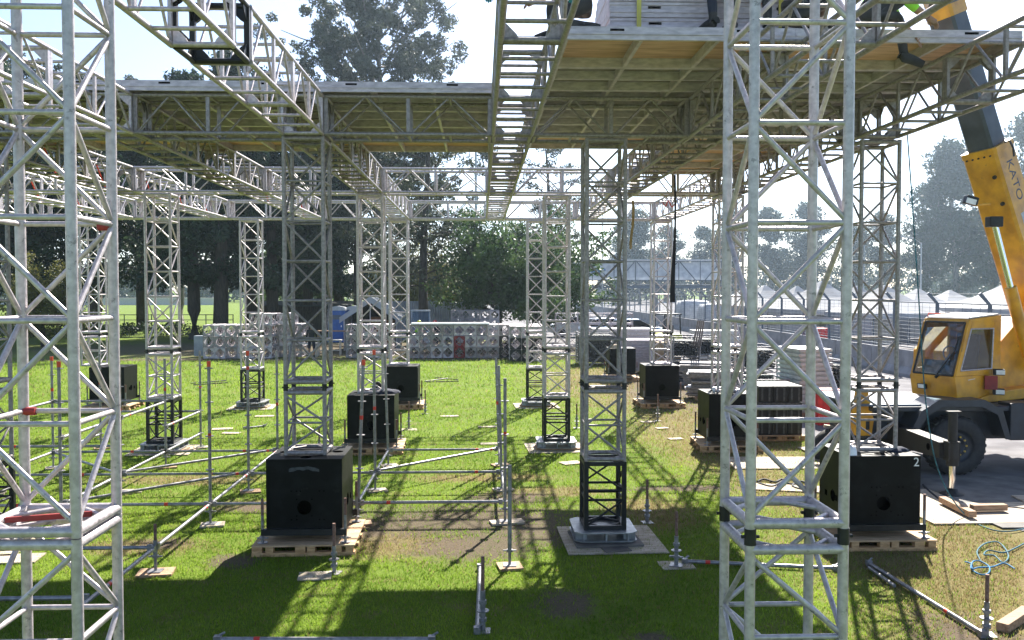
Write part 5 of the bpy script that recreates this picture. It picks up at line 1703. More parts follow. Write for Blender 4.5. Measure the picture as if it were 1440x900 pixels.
for i, (px0, px1, Y, z) in enumerate(((1170, 1232, 17.6, .74), (1160, 1215, 18.6, .60))):
    a, b = A(px0, 500, Y), A(px1, 500, Y - .4)
    mb = MB().box((0, 0, 0), ((b - a).length, .14, .06)); o = mb.build('loose_board', 'plywood_bleached', None, ((a.x + b.x) / 2, Y - .2, z), .004); o.rotation_euler = (0, .12 * (1 if i else -1), -.25)
    tag(o, f'pale board resting on the black tarpaulin heap, {"upper" if i == 0 else "lower"} one', 'board', 'loose boards')

# ------------------------------------------------------------------ vehicles in the background
def car(px, Y, mt, label, rz):
    x = A(px, 450, Y).x
    th = thing('parked_car', label, 'car', (x, Y, 0), rz, 'parked cars behind the yard')
    prof = [(-2.1, .35), (-2.15, .75), (-1.95, .98), (-1.0, 1.02), (1.3, 1.0), (2.05, .88), (2.15, .6), (2.1, .35)]
    MB().prism([(a, -.85, b) for a, b in prof], (0, 1.7, 0)).build('body', mt, th, None, .06)
    cab = [(-1.7, 1.0), (-1.25, 1.45), (.15, 1.48), (1.05, 1.0)]
    MB().prism([(a, -.74, b) for a, b in cab], (0, 1.48, 0)).build('window_band', 'black_box', th, None, .03)
    MB().prism([(-1.3, -.72, 1.44), (-1.1, -.72, 1.52), (.05, -.72, 1.53), (.2, -.72, 1.46)], (0, 1.44, 0)).build('roof', mt, th, None, .02)
    for sx in (-1.35, 1.35):
        for sy in (-.80, .80):
            w = MB().lathe([(.001, -.1), (.3, -.1), (.33, -.06), (.33, .06), (.3, .1), (.001, .1)], 18, 'Y'); w.build('wheel', 'rubber', th, (sx, sy, .33))
    return th
car(858, 62, 'car_silver', 'silver car roof behind the yard, left of the blue one', .2)
car(893, 60, 'car_blue', 'pale blue car behind the grey panels', .1)
car(812, 66, 'car_white', 'white car just right of the slim central towers', .1)

def forklift():
    Y = 47; x = A(947, 450, Y).x
    th = thing('forklift', 'yellow green forklift with black stripes beside the far right tower', 'forklift', (x, Y, 0), .2)
    b = MB(); b.prism([(-.55, 0, .3), (.55, 0, .3), (.55, 0, 1.0), (.45, 0, 1.15), (-.45, 0, 1.15), (-.55, 0, 1.0)], (0, 1.6, 0)); b.build('body', 'forklift_yellow', th, None, .03)
    for z in (.5, .72): MB().bbox((-.2, -.012, z), (.3, -.002, z + .12)).build('stripe', 'black_steel', th)
    g_ = MB()
    for sx in (-.48, .48):
        for sy in (.15, 1.4): g_.tube((sx, sy, 1.1), (sx * .9, sy, 2.15), .04, 6)
    g_.bbox((-.5, .05, 2.15), (.5, 1.5, 2.22)); g_.build('overhead_guard', 'black_steel', th)
    MB().bbox((-.25, .5, 1.15), (.25, .95, 1.6)).build('seat', 'cloth_black', th, None, .04)
    ms = MB()
    for sx in (-.35, .35): ms.bbox((sx - .05, 1.65, .1), (sx + .05, 1.75, 2.3))
    ms.bbox((-.35, 1.66, 1.2), (.35, 1.74, 1.3)); ms.bbox((-.35, 1.66, .3), (.35, 1.74, .4)); ms.build('mast', 'black_steel', th)
    for sx in (-.5, .5):
        for sy in (.3, 1.3): MB().lathe([(.001, -.09), (.27, -.09), (.3, 0), (.27, .09), (.001, .09)], 16, 'X').build('wheel', 'rubber', th, (sx, sy, .3))
forklift()
def cart():
    Y = 53; x = A(592, 450, Y).x
    th = thing('utility_cart', 'white utility cart with clear windscreen behind the helmeted workers', 'cart', (x, Y, 0), .1)
    MB().prism([(-.6, 0, .3), (.6, 0, .3), (.6, 0, .95), (-.6, 0, .95)], (0, 2.2, 0)).build('body', 'car_white', th, None, .05)
    f = MB()
    for s in (-.55, .55): f.tube((s, .1, .95), (s * .95, .5, 2.2), .03, 6); f.tube((s, 1.9, .95), (s * .95, 1.8, 2.2), .03, 6)
    f.bbox((-.58, .45, 2.2), (.58, 1.95, 2.27)); f.build('canopy', 'car_white', th)
    MB().prism([(-.53, .1, .97), (.53, .1, .97), (.5, .48, 2.17), (-.5, .48, 2.17)], (0, .01, 0)).build('windscreen', 'glass', th)
    for sx in (-.55, .55):
        for sy in (.35, 1.85): MB().lathe([(.001, -.08), (.22, -.08), (.25, 0), (.22, .08), (.001, .08)], 14, 'X').build('wheel', 'rubber', th, (sx, sy, .25))
cart()

# benches and a counter in the gap between the truss stacks
def bench(px, Y, w, h, mt, label):
    x = A(px, 450, Y).x
    th = thing('bench', label, 'bench', (x, Y, 0), 0, 'benches between the truss stacks')
    MB().bbox((-w / 2, 0, h - .06), (w / 2, .5, h)).build('top', mt, th)
    for sx in (-1, 1):
        for sy in (.06, .44): MB().tube((sx * (w / 2 - .08), sy, 0), (sx * (w / 2 - .08), sy, h - .06), .025, 6).build('leg', mt, th)
    MB().bbox((-w / 2 + .1, .22, .25), (w / 2 - .1, .26, .3)).build('stretcher', mt, th)
bench(425, 46.4, 1.5, .75, 'crane_white', 'white bench left of the person in the gap between stacks')
bench(462, 47.6, 1.3, .85, 'crane_white', 'white bench right of the person in the gap between stacks')
bench(470, 50.5, 2.0, 1.2, 'timber', 'wooden counter in front of the blue portable toilets')
# ================================================================== TRUCK CRANE
def crane():
    th = thing('mobile_crane', 'yellow mobile crane with dark blue chassis and raised boom on the road', 'crane', (8.95, 17.6, 0))
    O = Vector((8.95, 17.6, 0))
    def P(mb, name, mt, parent=th, bevel=0.0):
        mb.v = [tuple(Vector(v) - O) for v in mb.v]
        return mb.build(name, mt, parent, None, bevel)
    # chassis (runs along x), fenders, wheels
    ch = MB(); ch.bbox((7.35, 16.95, .62), (15.2, 18.65, 1.22)); ch.bbox((9.95, 16.5, .66), (15.2, 16.94, 1.36)); ch.bbox((7.35, 16.55, 1.2), (15.2, 18.95, 1.30))
    P(ch, 'chassis', 'crane_blue', bevel=.02)
    pl_ = MB(); pl_.bbox((7.05, 16.62, 1.301), (8.3, 18.9, 1.335)); P(pl_, 'front_deck', 'far_steel')
    fd = MB()
    pr = [(8.02, .92), (8.20, 1.24), (8.52, 1.44), (9.40, 1.44), (9.74, 1.24), (9.90, .70)]
    inn = [(8.07, .90), (8.235, 1.205), (8.535, 1.40), (9.385, 1.40), (9.705, 1.215), (9.86, .70)]
    for i in range(5):
        a, b, c, d = pr[i], pr[i + 1], inn[i + 1], inn[i]
        fd.prism([(a[0], 16.40, a[1]), (b[0], 16.40, b[1]), (c[0], 16.40, c[1]), (d[0], 16.40, d[1])], (0, .7, 0))
    lip = [(x_, z_) for x_, z_ in pr] + [(9.80, .70), (9.64, 1.16), (9.34, 1.31), (8.58, 1.31), (8.31, 1.14), (8.14, .88)]
    fd.prism([(x_, 16.385, z_) for x_, z_ in lip], (0, .014, 0))
    P(fd, 'fender', 'crane_blue')
    for wx in (8.95, 13.6):
        for wy, sg in ((16.46, 1), (18.70, -1)):
            w = MB(); r = .555
            w.lathe([(.30, .02), (.33, .0), (.47, .0), (.53, .03), (r, .09), (r, .33), (.53, .39), (.33, .42), (.30, .40)], 40, 'Y')
            for k in range(30):
                a = 2 * math.pi * k / 30
                rot = Matrix.Rotation(-a, 3, 'Y')
                w.box(rot @ Vector((r + .004, .21, 0)), (.03, .26, .05), rot)
            wh = w.build('wheel', 'rubber', th, Vector((wx, wy, .56)) - O)
            rm = MB().lathe([(.001, .10), (.13, .10), (.14, .07), (.20, .09), (.22, .14), (.30, .06), (.315, .03)], 32, 'Y'); rm.build('rim', 'crane_blue', wh)
            bt = MB()
            for k in range(10):
                a = 2 * math.pi * k / 10; bt.tube((.175 * math.cos(a), .045, .175 * math.sin(a)), (.175 * math.cos(a), .09, .175 * math.sin(a)), .019, 6)
            bt.build('wheel_nuts', 'brass', wh)
    # outrigger
    ob = MB(); ob.prism([(7.80, 14.98, .62), (7.80, 18.4, .50), (7.80, 18.4, .98), (7.80, 14.98, .90)], (.26, 0, 0)); orr = P(ob, 'outrigger_beam', 'black_steel', bevel=.01)
    hl = MB().tube((7.795, 15.35, .76), (7.803, 15.35, .76), .06, 14); P(hl, 'beam_hole', 'hole_shade', orr)
    oj = MB(); oj.tube((7.98, 14.88, .52), (7.98, 14.88, .93), .10, 16); oj.tube((7.98, 14.88, .92), (7.98, 14.88, 1.42), .075, 18); oj.bbox((7.88, 14.83, 1.42), (8.10, 14.93, 1.445)); oj.bbox((7.88, 14.81, .6), (8.08, 15.0, .93)); P(oj, 'outrigger_jack', 'black_steel')
    P(MB().tube((7.98, 14.88, .14), (7.98, 14.88, .52), .055, 18), 'chrome_rod', 'chrome')
    P(MB().lathe([(.001, .12), (.09, .12), (.10, .06), (.19, .045), (.2, .032), (.001, .032)], 20, 'Z', (7.98, 14.88, 0)), 'foot_pad', 'black_steel')
    yb = MB(); yb.prism([(7.12, 16.75, .72), (7.42, 16.75, .72), (7.46, 16.75, 1.02), (7.33, 16.75, 1.62), (7.18, 16.75, 1.62), (7.08, 16.75, 1.02)], (0, .22, 0)); hk = P(yb, 'front_bracket', 'crane_yellow', bevel=.015)
    P(MB().bbox((7.30, 16.742, .84), (7.37, 16.749, 1.0)), 'bracket_slot', 'black_steel', hk)
    # superstructure frame: f = heading, s = side towards far
    hd = R(24.5); f = Vector((-math.cos(hd), -math.sin(hd), 0)); s = Vector((-math.sin(hd), math.cos(hd), 0)); Zv = Vector((0, 0, 1))
    B = A(1346, 562, 16.75); B.z = 0
    def q(a, b, c): return B + f * a + s * b + Zv * c
    Wd = 1.02
    prof = [(0, 1.42), (.07, 1.80), (.055, 1.84), (-1.25, 1.84), (-1.25, 1.36), (-.55, 1.34)]
    cab_ = MB().prism([q(a, 0, c) for a, c in prof], s * Wd)
    cab_.prism([q(a, 0, c) for a, c in ((-.29, 2.86), (-.34, 2.93), (-1.25, 3.0), (-1.25, 2.9))], s * Wd)      # roof rim
    for b0 in (0, Wd - .06):
        cab_.prism([q(a, b0, c) for a, c in ((.055, 1.84), (-.045, 1.84), (-.40, 2.87), (-.29, 2.87))], s * .06)   # front pillar
        cab_.prism([q(a, b0, c) for a, c in ((-.98, 1.84), (-1.25, 1.84), (-1.25, 2.92), (-1.06, 2.9), (-1.02, 2.72))], s * .06)  # rear panel
        cab_.prism([q(a, b0, c) for a, c in ((-.02, 1.84), (-.98, 1.84), (-.98, 1.96), (-.06, 1.94))], s * .06)
        cab_.prism([q(a, b0, c) for a, c in ((-.36, 2.74), (-1.02, 2.74), (-1.06, 2.90), (-.40, 2.88))], s * .06)
    cab_.prism([q(-1.2, 0.07, 1.84), q(-1.25, .07, 1.84), q(-1.25, .07, 2.9), q(-1.2, .07, 2.9)], s * (Wd - .14))
    cabo = P(cab_, 'cab', 'crane_yellow', bevel=.012)
    rf = MB().prism([q(a, .03, c) for a, c in ((-.33, 2.936), (-.36, 2.965), (-1.2, 3.03), (-1.24, 3.004))], s * (Wd - .06)); P(rf, 'roof_panel', 'crane_white', cabo)
    rn = MB()
    rn.path([q(-.36, .05, 2.95), q(-.38, .05, 3.02), q(-.38, Wd - .05, 3.02), q(-.36, Wd - .05, 2.95)], .01, 6); P(rn, 'roof_rail', 'orange_cap', cabo)
    ws = MB().prism([q(.045, .075, 1.86), q(.045, Wd - .075, 1.86), q(-.29, Wd - .075, 2.85), q(-.29, .075, 2.85)], f * .008); wso = P(ws, 'windscreen', 'glass', cabo)
    gk = MB(); cc = [q(.05, .07, 1.855), q(.05, Wd - .07, 1.855), q(-.29, Wd - .07, 2.86), q(-.29, .07, 2.86)]
    for i in range(4): gk.tube(cc[i], cc[(i + 1) % 4], .022, 6)
    P(gk, 'gasket', 'rubber', wso)
    wp = MB(); wp.tube(q(.08, .42, 1.83), q(-.09, .1, 2.38), .012, 6); wp.tube(q(.0, .2, 2.05), q(-.2, .12, 2.6), .014, 6); wp.tube(q(.075, .42, 1.80), q(.075, .36, 1.86), .03, 8); P(wp, 'wiper', 'black_steel', wso)
    sw = MB().prism([q(a, .02, c) for a, c in ((-.10, 1.95), (-.98, 1.96), (-1.02, 2.74), (-.37, 2.74))], s * .006); swo = P(sw, 'side_window', 'glass', cabo)
    g2 = MB(); cc = [q(a, -.002, c) for a, c in ((-.085, 1.95), (-.98, 1.96), (-1.02, 2.74), (-.365, 2.74))]
    for i in range(4): g2.tube(cc[i], cc[(i + 1) % 4], .016, 6)
    P(g2, 'gasket', 'aluminium', swo)
    st = MB(); st.prism([q(a, .32, c) for a, c in ((-.55, 1.845), (-1.0, 1.845), (-1.12, 2.6), (-.98, 2.62), (-.9, 2.05), (-.55, 2.0))], s * .46); P(st, 'seat', 'cloth_navy', cabo, .03)
    cn = MB(); cn.prism([q(a, .15, c) for a, c in ((-.08, 1.845), (-.3, 1.845), (-.26, 2.1), (-.14, 2.12))], s * .7); cn.path([q(-.3, .5, 2.1), q(-.42, .5, 2.22)], .02, 6); cn.path([q(-.45, .5 + .17 * math.cos(a), 2.24 + .15 * math.sin(a)) for a in [i * math.pi / 6 for i in range(13)]], .014, 6); P(cn, 'dashboard', 'cloth_grey', cabo)
    lp = MB().prism([q(.06, .62, 1.55), q(.06, .80, 1.55), q(.075, .80, 1.65), q(.075, .62, 1.65)], f * .05); P(lp, 'headlamp_housing', 'black_steel', cabo)
    P(MB().prism([q(.112, .64, 1.565), q(.112, .78, 1.565), q(.124, .78, 1.64), q(.124, .64, 1.64)], f * .008), 'headlamp_lens', 'lens', cabo)
    sc_ = MB().prism([q(-.3, -.004, 1.755), q(-.5, -.004, 1.775), q(-.5, -.004, 1.785), q(-.3, -.004, 1.77)], s * .003); P(sc_, 'paint_scratch', 'chalk_paint', cabo)
    # slewing body behind the cab
    bd = MB()
    bd.prism([q(a, -.05, c) for a, c in ((-.35, 1.36), (-1.1, 1.50), (-3.6, 1.62), (-3.6, 1.34), (-.35, 1.30))], s * 1.0)
    bd.prism([q(a, .25, c) for a, c in ((-1.27, 1.36), (-1.27, 2.2), (-2.2, 2.9), (-3.6, 2.9), (-3.6, 1.36))], s * 1.3)
    bd.prism([q(a, 1.75, c) for a, c in ((-1.27, 1.36), (-1.27, 2.2), (-2.2, 2.9), (-3.6, 2.9), (-3.6, 1.36))], s * .3)
    P(bd, 'slewing_body', 'crane_yellow', bevel=.015)
    P(MB().tube(B + f * -1.8 + s * .9 + Zv * 1.2, B + f * -1.8 + s * .9 + Zv * 1.33, .75, 28), 'turntable', 'black_steel')
    for k, (a, c) in enumerate(((-.98, 1.90), (-.98, 1.52))):
        l2 = MB().box(q(a - .02, -.14, c), (.2, .12, .12), rotz(-hd)); lo = P(l2, 'work_lamp', 'black_steel', bevel=.01)
        P(MB().box(q(a + .02, -.206, c), (.15, .012, .085), rotz(-hd)), 'lens', 'lens', lo)
    P(MB().box(q(-.83, -.10, 1.70), (.22, .1, .26), rotz(-hd)), 'tool_box', 'red_paint')
    # boom
    a0, a1 = A(1468, 475, 18.0), A(1335, 33, 17.3)
    ax = (a1 - a0).normalized()
    view = ((a0 + a1) / 2 - Vector((0, 0, 3.5))).normalized()
    e1 = ax.cross(view).normalized()                    # to image side
    if e1.x < 0: e1 = -e1
    e2 = e1.cross(ax).normalized()
    if e2.dot(view) > 0: e2 = -e2                        # towards the camera
    ang = R(31)
    u = e1 * math.cos(ang) - e2 * math.sin(ang) * 1.0   # left face direction
    u = (e1 * math.cos(ang) + e2 * math.sin(ang)).normalized(); w_ = (-e1 * math.sin(ang) + e2 * math.cos(ang)).normalized()
    def sect(c, h, bev=.05):
        k = h - bev
        return [c + u * x + w_ * y for x, y in ((-k, -h), (k, -h), (h, -k), (h, k), (k, h), (-k, h), (-h, k), (-h, -k))]
    def boom_box(p, r_, h0, h1):
        mb = MB(); A_, B_ = sect(p, h0), sect(r_, h1); n = 8
        mb.add(A_ + B_, [tuple(range(n))[::-1], tuple(range(n, 2 * n))] + [(i, (i + 1) % n, n + (i + 1) % n, n + i) for i in range(n)])
        return mb
    Lb = (a1 - a0).length
    tj = (A(1386, 208, 17.55) - a0).dot(ax)
    base = P(boom_box(a0 - ax * .6, a0 + ax * tj, .35, .35), 'boom_base', 'crane_yellow')
    P(boom_box(a0 + ax * (tj - .5), a0 + ax * (Lb + 3.5), .265, .26), 'boom_section', 'crane_boom_grey')
    P(boom_box(a0 + ax * (tj - .10), a0 + ax * (tj + .012), .366, .366), 'boom_collar', 'crane_yellow')
    P(boom_box(a0 + ax * (Lb + .12), a0 + ax * (Lb + .35), .285, .285), 'upper_collar', 'crane_yellow')
    # lettering and plate on the camera side face (normal u or w_)
    fn = u if u.dot(-view) > 0 and u.dot(e1) > 0 else (w_ if w_.dot(e1) > 0 else u)
    side = ax.cross(fn).normalized()
    tm = text_mesh('KATO', .30, 'crane_blue', 'lettering')
    o = link('lettering', tm, base)
    c = a0 + ax * (tj - .75) + fn * .3515
    X_, Y_, Z_ = -ax, fn.cross(-ax).normalized(), fn
    o.matrix_local = Matrix.Translation(c - O) @ Matrix((X_, Y_, Z_)).transposed().to_4x4()
    pl2 = MB(); c2 = a0 + ax * (tj - 1.75) + fn * .3512
    t2 = ax.cross(fn).normalized()
    pl2.prism([c2 + ax * .34 + t2 * .13, c2 - ax * .34 + t2 * .13, c2 - ax * .34 - t2 * .13, c2 + ax * .34 - t2 * .13], fn * .004); P(pl2, 'white_plate', 'crane_white', base)
    bl = MB()
    on = w_ if fn is u else u
    if on.dot(-view) < 0: on = -on
    t3 = ax.cross(on).normalized()
    for k in range(5):
        for z in (.12,): bl.tube(a0 + ax * (tj - z) + on * .36 + t3 * (-.24 + .12 * k), a0 + ax * (tj - z) + on * .385 + t3 * (-.24 + .12 * k), .018, 6)
    for z in (.55, 1.1): bl.tube(a0 + ax * (tj - z) + on * .345 + t3 * .2, a0 + ax * (tj - z) + on * .385 + t3 * .2, .04, 8)
    P(bl, 'bolts', 'black_steel', base)
    # lift cylinder
    c0, c1, c2_ = A(1398, 312, 16.95), A(1421, 404, 16.95), A(1446, 500, 17.1)
    P(MB().tube(c0, c1, .055, 16), 'lift_rod', 'chrome')
    P(MB().tube(c1, c2_, .11, 18), 'lift_cylinder', 'crane_yellow')
    P(MB().box(c0, (.26, .2, .2)), 'lift_pin', 'black_steel', bevel=.02)
    fl_ = MB().box(A(1365, 282, 17.0), (.24, .16, .16), Matrix.Rotation(R(15), 3, 'Y')); flo = P(fl_, 'floodlight', 'black_steel', bevel=.02)
    P(MB().box(A(1366, 283, 16.905), (.19, .012, .1), Matrix.Rotation(R(15), 3, 'Y')), 'floodlight_lens', 'lens', flo)
    P(MB().tube(A(1370, 289, 17.0), A(1392, 287, 17.2), .025, 6), 'floodlight_arm', 'crane_yellow')
    hs = MB().path([A(1413, 200, 17.2), A(1420, 198, 17.2), A(1425, 208, 17.2), A(1426, 220, 17.2)], .02, 6); P(hs, 'hose', 'rubber')
crane()

# ================================================================== PEOPLE
def hand(mb, w, d, side):
    d = d.normalized(); s, u = basis(d)
    mb.tube(w, w + d * .085, .032, 8, .036)
    for k, L in enumerate((.065, .075, .07, .055)):
        b = w + d * .08 + s * (-.027 + .018 * k)
        mb.tube(b, b + d * L * .6 + u * -.008, .0095, 6); mb.tube(b + d * L * .6 + u * -.008, b + d * L * .95 + u * -.03, .0088, 6)
    b = w + d * .03 + s * .03 * side
    mb.tube(b, b + d * .04 + s * .035 * side, .011, 6); mb.tube(b + d * .04 + s * .035 * side, b + d * .07 + s * .03 * side - u * .01, .0095, 6)

def person(label, loc, rz, J, cloth, helmet=None, shorts=False, group='workers on the site', glove='skin'):
    """J: joint name -> local point. One continuous skinned body; hands, hair, helmet and boots are children."""
    J = {k: Vector(v) for k, v in J.items()}
    rad = dict(pelvis=.135, waist=.125, chest=.150, neckb=.075, neck=.056, jaw=.072, head=.098, crown=.078,
               shl=.075, ell=.05, wrl=.034, shr=.075, elr=.05, wrr=.034, hpl=.105, knl=.066, anl=.047, tol=.042, hpr=.105, knr=.066, anr=.047, tor=.042)
    n, h = J['neck'], J['head']; d = (h - n).normalized()
    J['neckb'] = J['chest'].lerp(n, .72); J['jaw'] = n.lerp(h, .45); J['crown'] = h + d * .075
    names = list(rad)
    ed = [('pelvis', 'waist'), ('waist', 'chest'), ('chest', 'neckb'), ('neckb', 'neck'), ('neck', 'jaw'), ('jaw', 'head'), ('head', 'crown')]
    for s in 'lr':
        ed += [('chest', 'sh' + s), ('sh' + s, 'el' + s), ('el' + s, 'wr' + s), ('pelvis', 'hp' + s), ('hp' + s, 'kn' + s), ('kn' + s, 'an' + s), ('an' + s, 'to' + s)]
    me = bpy.data.meshes.new('body')
    me.from_pydata([J[k] for k in names], [(names.index(a), names.index(b)) for a, b in ed], [])
    ob = bpy.data.objects.new('tmp', me); COL.objects.link(ob)
    sk = ob.modifiers.new('s', 'SKIN'); sk.use_smooth_shade = True
    for i, k in enumerate(names):
        me.skin_vertices[0].data[i].radius = (rad[k], rad[k]); me.skin_vertices[0].data[i].use_root = (k == 'pelvis')
    ss = ob.modifiers.new('u', 'SUBSURF'); ss.levels = ss.render_levels = 2
    dg = bpy.context.evaluated_depsgraph_get(); dg.update()
    bm_ = bpy.data.meshes.new_from_object(ob.evaluated_get(dg)); bpy.data.objects.remove(ob); bm_.name = 'body'
    bm_.materials.clear()
    for k in ('skin', cloth[0], cloth[1], cloth[2]): bm_.materials.append(M[k])
    segs = [(J[a], J[b], a, b) for a, b in ed]
    for p in bm_.polygons:
        c = p.center; best = None
        for a, b, na, nb in segs:
            ab = b - a; t = max(0, min(1, (c - a).dot(ab) / max(1e-6, ab.dot(ab)))); dd = (c - a - ab * t).length
            if best is None or dd < best[0]: best = (dd, na, nb, t)
        _, na, nb, t = best
        if nb in ('jaw', 'head', 'crown', 'neck'): k = 0
        elif nb.startswith('wr'): k = (0 if t > .15 else 1) if glove == 'skin' else 1
        elif nb[:2] in ('hp', 'kn'): k = 2
        elif nb[:2] == 'an': k = (0 if shorts and t > .05 else 2) if t < .8 else 3
        elif nb[:2] == 'to': k = 3
        else: k = 2 if (na == 'pelvis' and t < .4) else 1
        p.material_index = k
    th = thing('person', label, 'person', loc, rz, group)
    b = link('body', bm_, th)
    for s, sd in (('l', 1), ('r', -1)):
        m2 = MB(); hand(m2, J['wr' + s], J['wr' + s] - J['el' + s], sd); m2.build('hand', glove, b)
        m3 = MB(); a, t = J['an' + s], J['to' + s]; dd = (t - a); dd.normalize()
        m3.path([a - dd * .06 + Vector((0, 0, -.01)), a + Vector((0, 0, -.01)), a.lerp(t, .6), t + dd * .04], [.045, .058, .052, .04], 8); m3.build('boot', cloth[2], b)
    fwd = Vector((0, 1, 0)); 
    up = d; ri = fwd.cross(up).normalized(); fw_ = up.cross(ri)
    if helmet:
        m4 = MB(); c = h + up * .02
        prof = [(.128, .015), (.126, .05), (.112, .10), (.08, .138), (.04, .155), (.001, .16)]
        vs, n_ = [], 20
        for r_, z in [(.15, .01)] + prof:
            for k in range(n_):
                an = 2 * math.pi * k / n_
                ex = 1.28 if (r_ == .15 and math.sin(an) > .3) else 1.0
                vs.append(c + ri * r_ * math.cos(an) * .95 + fw_ * r_ * math.sin(an) * 1.1 * ex + up * z)
        m4.add(vs, [(j * n_ + i, j * n_ + (i + 1) % n_, (j + 1) * n_ + (i + 1) % n_, (j + 1) * n_ + i) for j in range(6) for i in range(n_)], True)
        m4.build('helmet', helmet, th)
    else:
        m4 = MB(); c = h + up * .01 - fw_ * .012; vs = []; n_ = 18
        for j, (r_, z) in enumerate([(.106, -.03), (.112, .02), (.108, .06), (.085, .098), (.045, .118), (.001, .124)]):
            for k in range(n_):
                an = 2 * math.pi * k / n_; lift = .06 if math.sin(an) > .35 and j == 0 else 0
                vs.append(c + ri * r_ * math.cos(an) * .93 + fw_ * r_ * math.sin(an) + up * (z + lift))
        m4.add(vs, [(j * n_ + i, j * n_ + (i + 1) % n_, (j + 1) * n_ + (i + 1) % n_, (j + 1) * n_ + i) for j in range(5) for i in range(n_)], True)
        m4.build('hair', 'hair', th)
    m5 = MB()
    m5.path([h + fw_ * .085 + up * .01, h + fw_ * .112 - up * .02, h + fw_ * .088 - up * .03], [.01, .014, .01], 6); m5.build('nose', 'skin', b)
    return th

STAND = dict(pelvis=(0, 0, .95), waist=(0, .01, 1.12), chest=(0, 0, 1.32), neck=(0, .01, 1.50), head=(0, .03, 1.63), shl=(-.19, 0, 1.40), ell=(-.25, .02, 1.13), wrl=(-.24, .12, .92),
             shr=(.19, 0, 1.40), elr=(.25, .02, 1.13), wrr=(.20, .18, .98), hpl=(-.10, 0, .88), knl=(-.11, .03, .50), anl=(-.12, -.02, .09), tol=(-.14, .15, .045), hpr=(.10, 0, .88), knr=(.12, .05, .50), anr=(.13, .0, .09), tor=(.15, .17, .045))
def pose(**k): return dict(STAND, **k)
YF = 46.3
person('person in dark shirt and shorts standing in the gap between truss stacks', (A(438, 450, 46.0).x, 46.0, 0), .3, STAND, ('cloth_black', 'cloth_navy', 'cloth_black'), None, True)
person('worker in yellow green vest and yellow helmet behind the truss stack', (A(590, 450, 49.6).x, 49.6, .0), 2.6, pose(ell=(-.32, .06, 1.2), wrl=(-.25, .3, 1.18)), ('cloth_hivis', 'cloth_navy', 'cloth_black'), 'helmet_yellow')
person('worker in dark jacket and red helmet behind the truss stack', (A(612, 450, 49.9).x, 49.9, .0), 2.9, STAND, ('cloth_navy', 'cloth_navy', 'cloth_black'), 'helmet_red')
person('worker in dark clothes leaning over the short truss stack', (A(384, 450, 48.9).x, 48.9, 0), 3.4, pose(waist=(0, .05, 1.12), chest=(0, .16, 1.28), neck=(0, .26, 1.44), head=(0, .33, 1.55), shl=(-.19, .18, 1.36), shr=(.19, .18, 1.36), ell=(-.25, .34, 1.18), elr=(.25, .34, 1.18), wrl=(-.2, .52, 1.2), wrr=(.2, .52, 1.2)), ('cloth_black', 'cloth_navy', 'cloth_black'), None)
# on the deck
ZD = Z_DECK + .136
KNEEL = dict(pelvis=(0, 0, .34), waist=(0, .10, .50), chest=(0, .22, .68), neck=(0, .33, .85), head=(0, .40, .97), shl=(-.19, .22, .76), ell=(-.28, .36, .55), wrl=(-.2, .55, .45), shr=(.19, .22, .76), elr=(.28, .36, .55), wrr=(.2, .55, .45),
             hpl=(-.12, .0, .30), knl=(-.2, .40, .12), anl=(-.16, .0, .07), tol=(-.16, -.12, .05), hpr=(.12, 0, .30), knr=(.2, .38, .42), anr=(.18, .34, .09), tor=(.18, .50, .045))
person('kneeling worker in black trousers at the left corner of the right deck', (A(822, 40, 9.85).x, 9.85, ZD), 1.5, KNEEL, ('cloth_black', 'cloth_black', 'cloth_black'), None, group='workers on the deck')
BEAMS = dict(KNEEL, chest=(0, .30, .52), waist=(0, .15, .44), neck=(0, .46, .60), head=(0, .57, .66), shl=(-.20, .32, .50), shr=(.20, .32, .50), ell=(-.36, .36, .26), elr=(.36, .36, .26), wrl=(-.355, .40, -.02), wrr=(.355, .40, -.02), knr=(.2, .40, .12), anr=(.16, 0, .07), tor=(.16, -.12, .05))
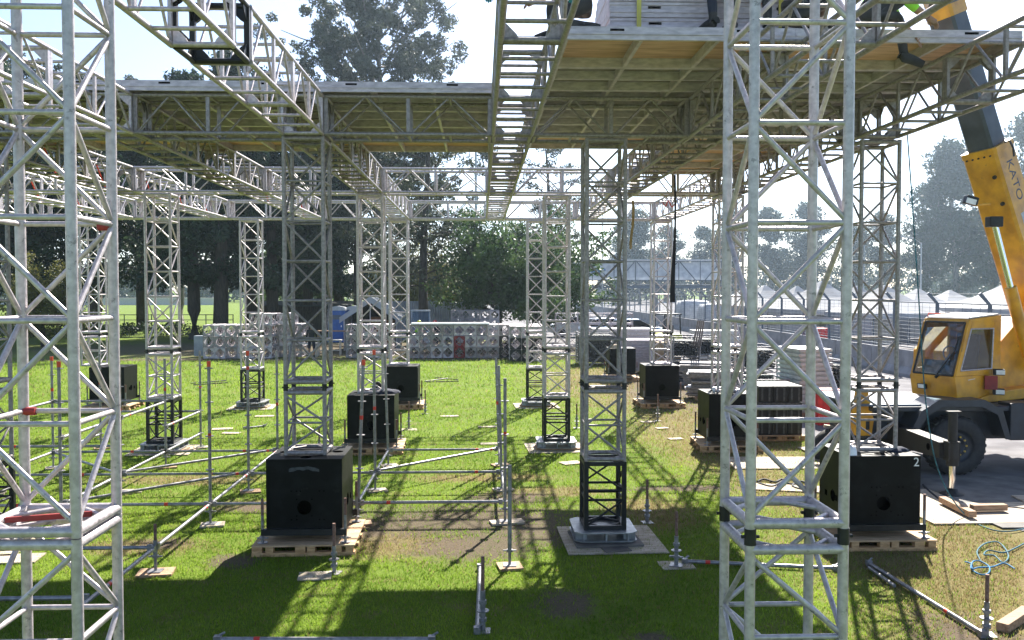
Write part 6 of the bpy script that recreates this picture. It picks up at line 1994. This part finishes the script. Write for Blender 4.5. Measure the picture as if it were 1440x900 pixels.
person('worker in blue shirt and teal gloves kneeling on the central beam', (.43, 7.3, Z_TOP + .02), 0.0, BEAMS, ('cloth_blue', 'cloth_black', 'cloth_black'), None, group='workers on the deck', glove='cloth_teal')
person('worker in grey shirt and navy trousers standing right of the panel stack front', (A(1014, 40, 9.62).x, 9.62, ZD), .4, STAND, ('cloth_grey', 'cloth_navy', 'cloth_black'), None, group='workers on the deck')
person('worker in black trousers standing behind the near right tower on the deck', (A(1062, 40, 9.66).x, 9.66, ZD), -.2, pose(hpl=(-.12, 0, .88), knl=(-.2, .05, .5), anl=(-.24, 0, .09), tol=(-.27, .15, .045)), ('cloth_black', 'cloth_black', 'cloth_black'), None, group='workers on the deck')
person('crouching worker in black trousers on the deck seen between tower posts', (A(1150, 40, 9.72).x, 9.72, ZD), 1.3, KNEEL, ('cloth_grey', 'cloth_black', 'cloth_black'), None, group='workers on the deck')
SIT = pose(pelvis=(0, 0, .13), waist=(0, .10, .25), chest=(0, .28, .34), neck=(0, .46, .37), head=(0, .58, .38), shl=(-.19, .28, .32), ell=(-.26, .42, .12), wrl=(-.2, .55, -.05), shr=(.19, .28, .32), elr=(.26, .42, .12), wrr=(.2, .58, .02),
           hpl=(-.12, .02, .10), knl=(-.2, .40, .16), anl=(-.2, .46, -.26), tol=(-.2, .62, -.34), hpr=(.12, .0, .10), knr=(.24, .34, .2), anr=(.22, .1, .06), tor=(.24, .24, .045))
person('bent over worker in lime vest and orange helmet with boot dangling off the deck', (A(1216, 36, 9.40).x, 9.42, ZD), -1.75, SIT, ('cloth_hivis', 'cloth_black', 'cloth_black'), 'helmet_orange', group='workers on the deck')
# ================================================================== HAZE
def haze():
    mb = MB().bbox((-420, -70, -1.0), (420, 420, 60))
    m, t, out = _nodes('haze_air')
    v = t.nodes.new('ShaderNodeVolumePrincipled')
    v.inputs['Color'].default_value = (0.66, 0.83, 1.0, 1)
    v.inputs['Density'].default_value = 0.0004
    v.inputs['Anisotropy'].default_value = 0.75
    t.links.new(v.outputs[0], out.inputs['Volume'])
    M['haze_air'] = m
    o = mb.build('haze', 'haze_air')
    tag(o, 'pale blue morning haze filling the air', 'haze', kind='stuff')
haze()
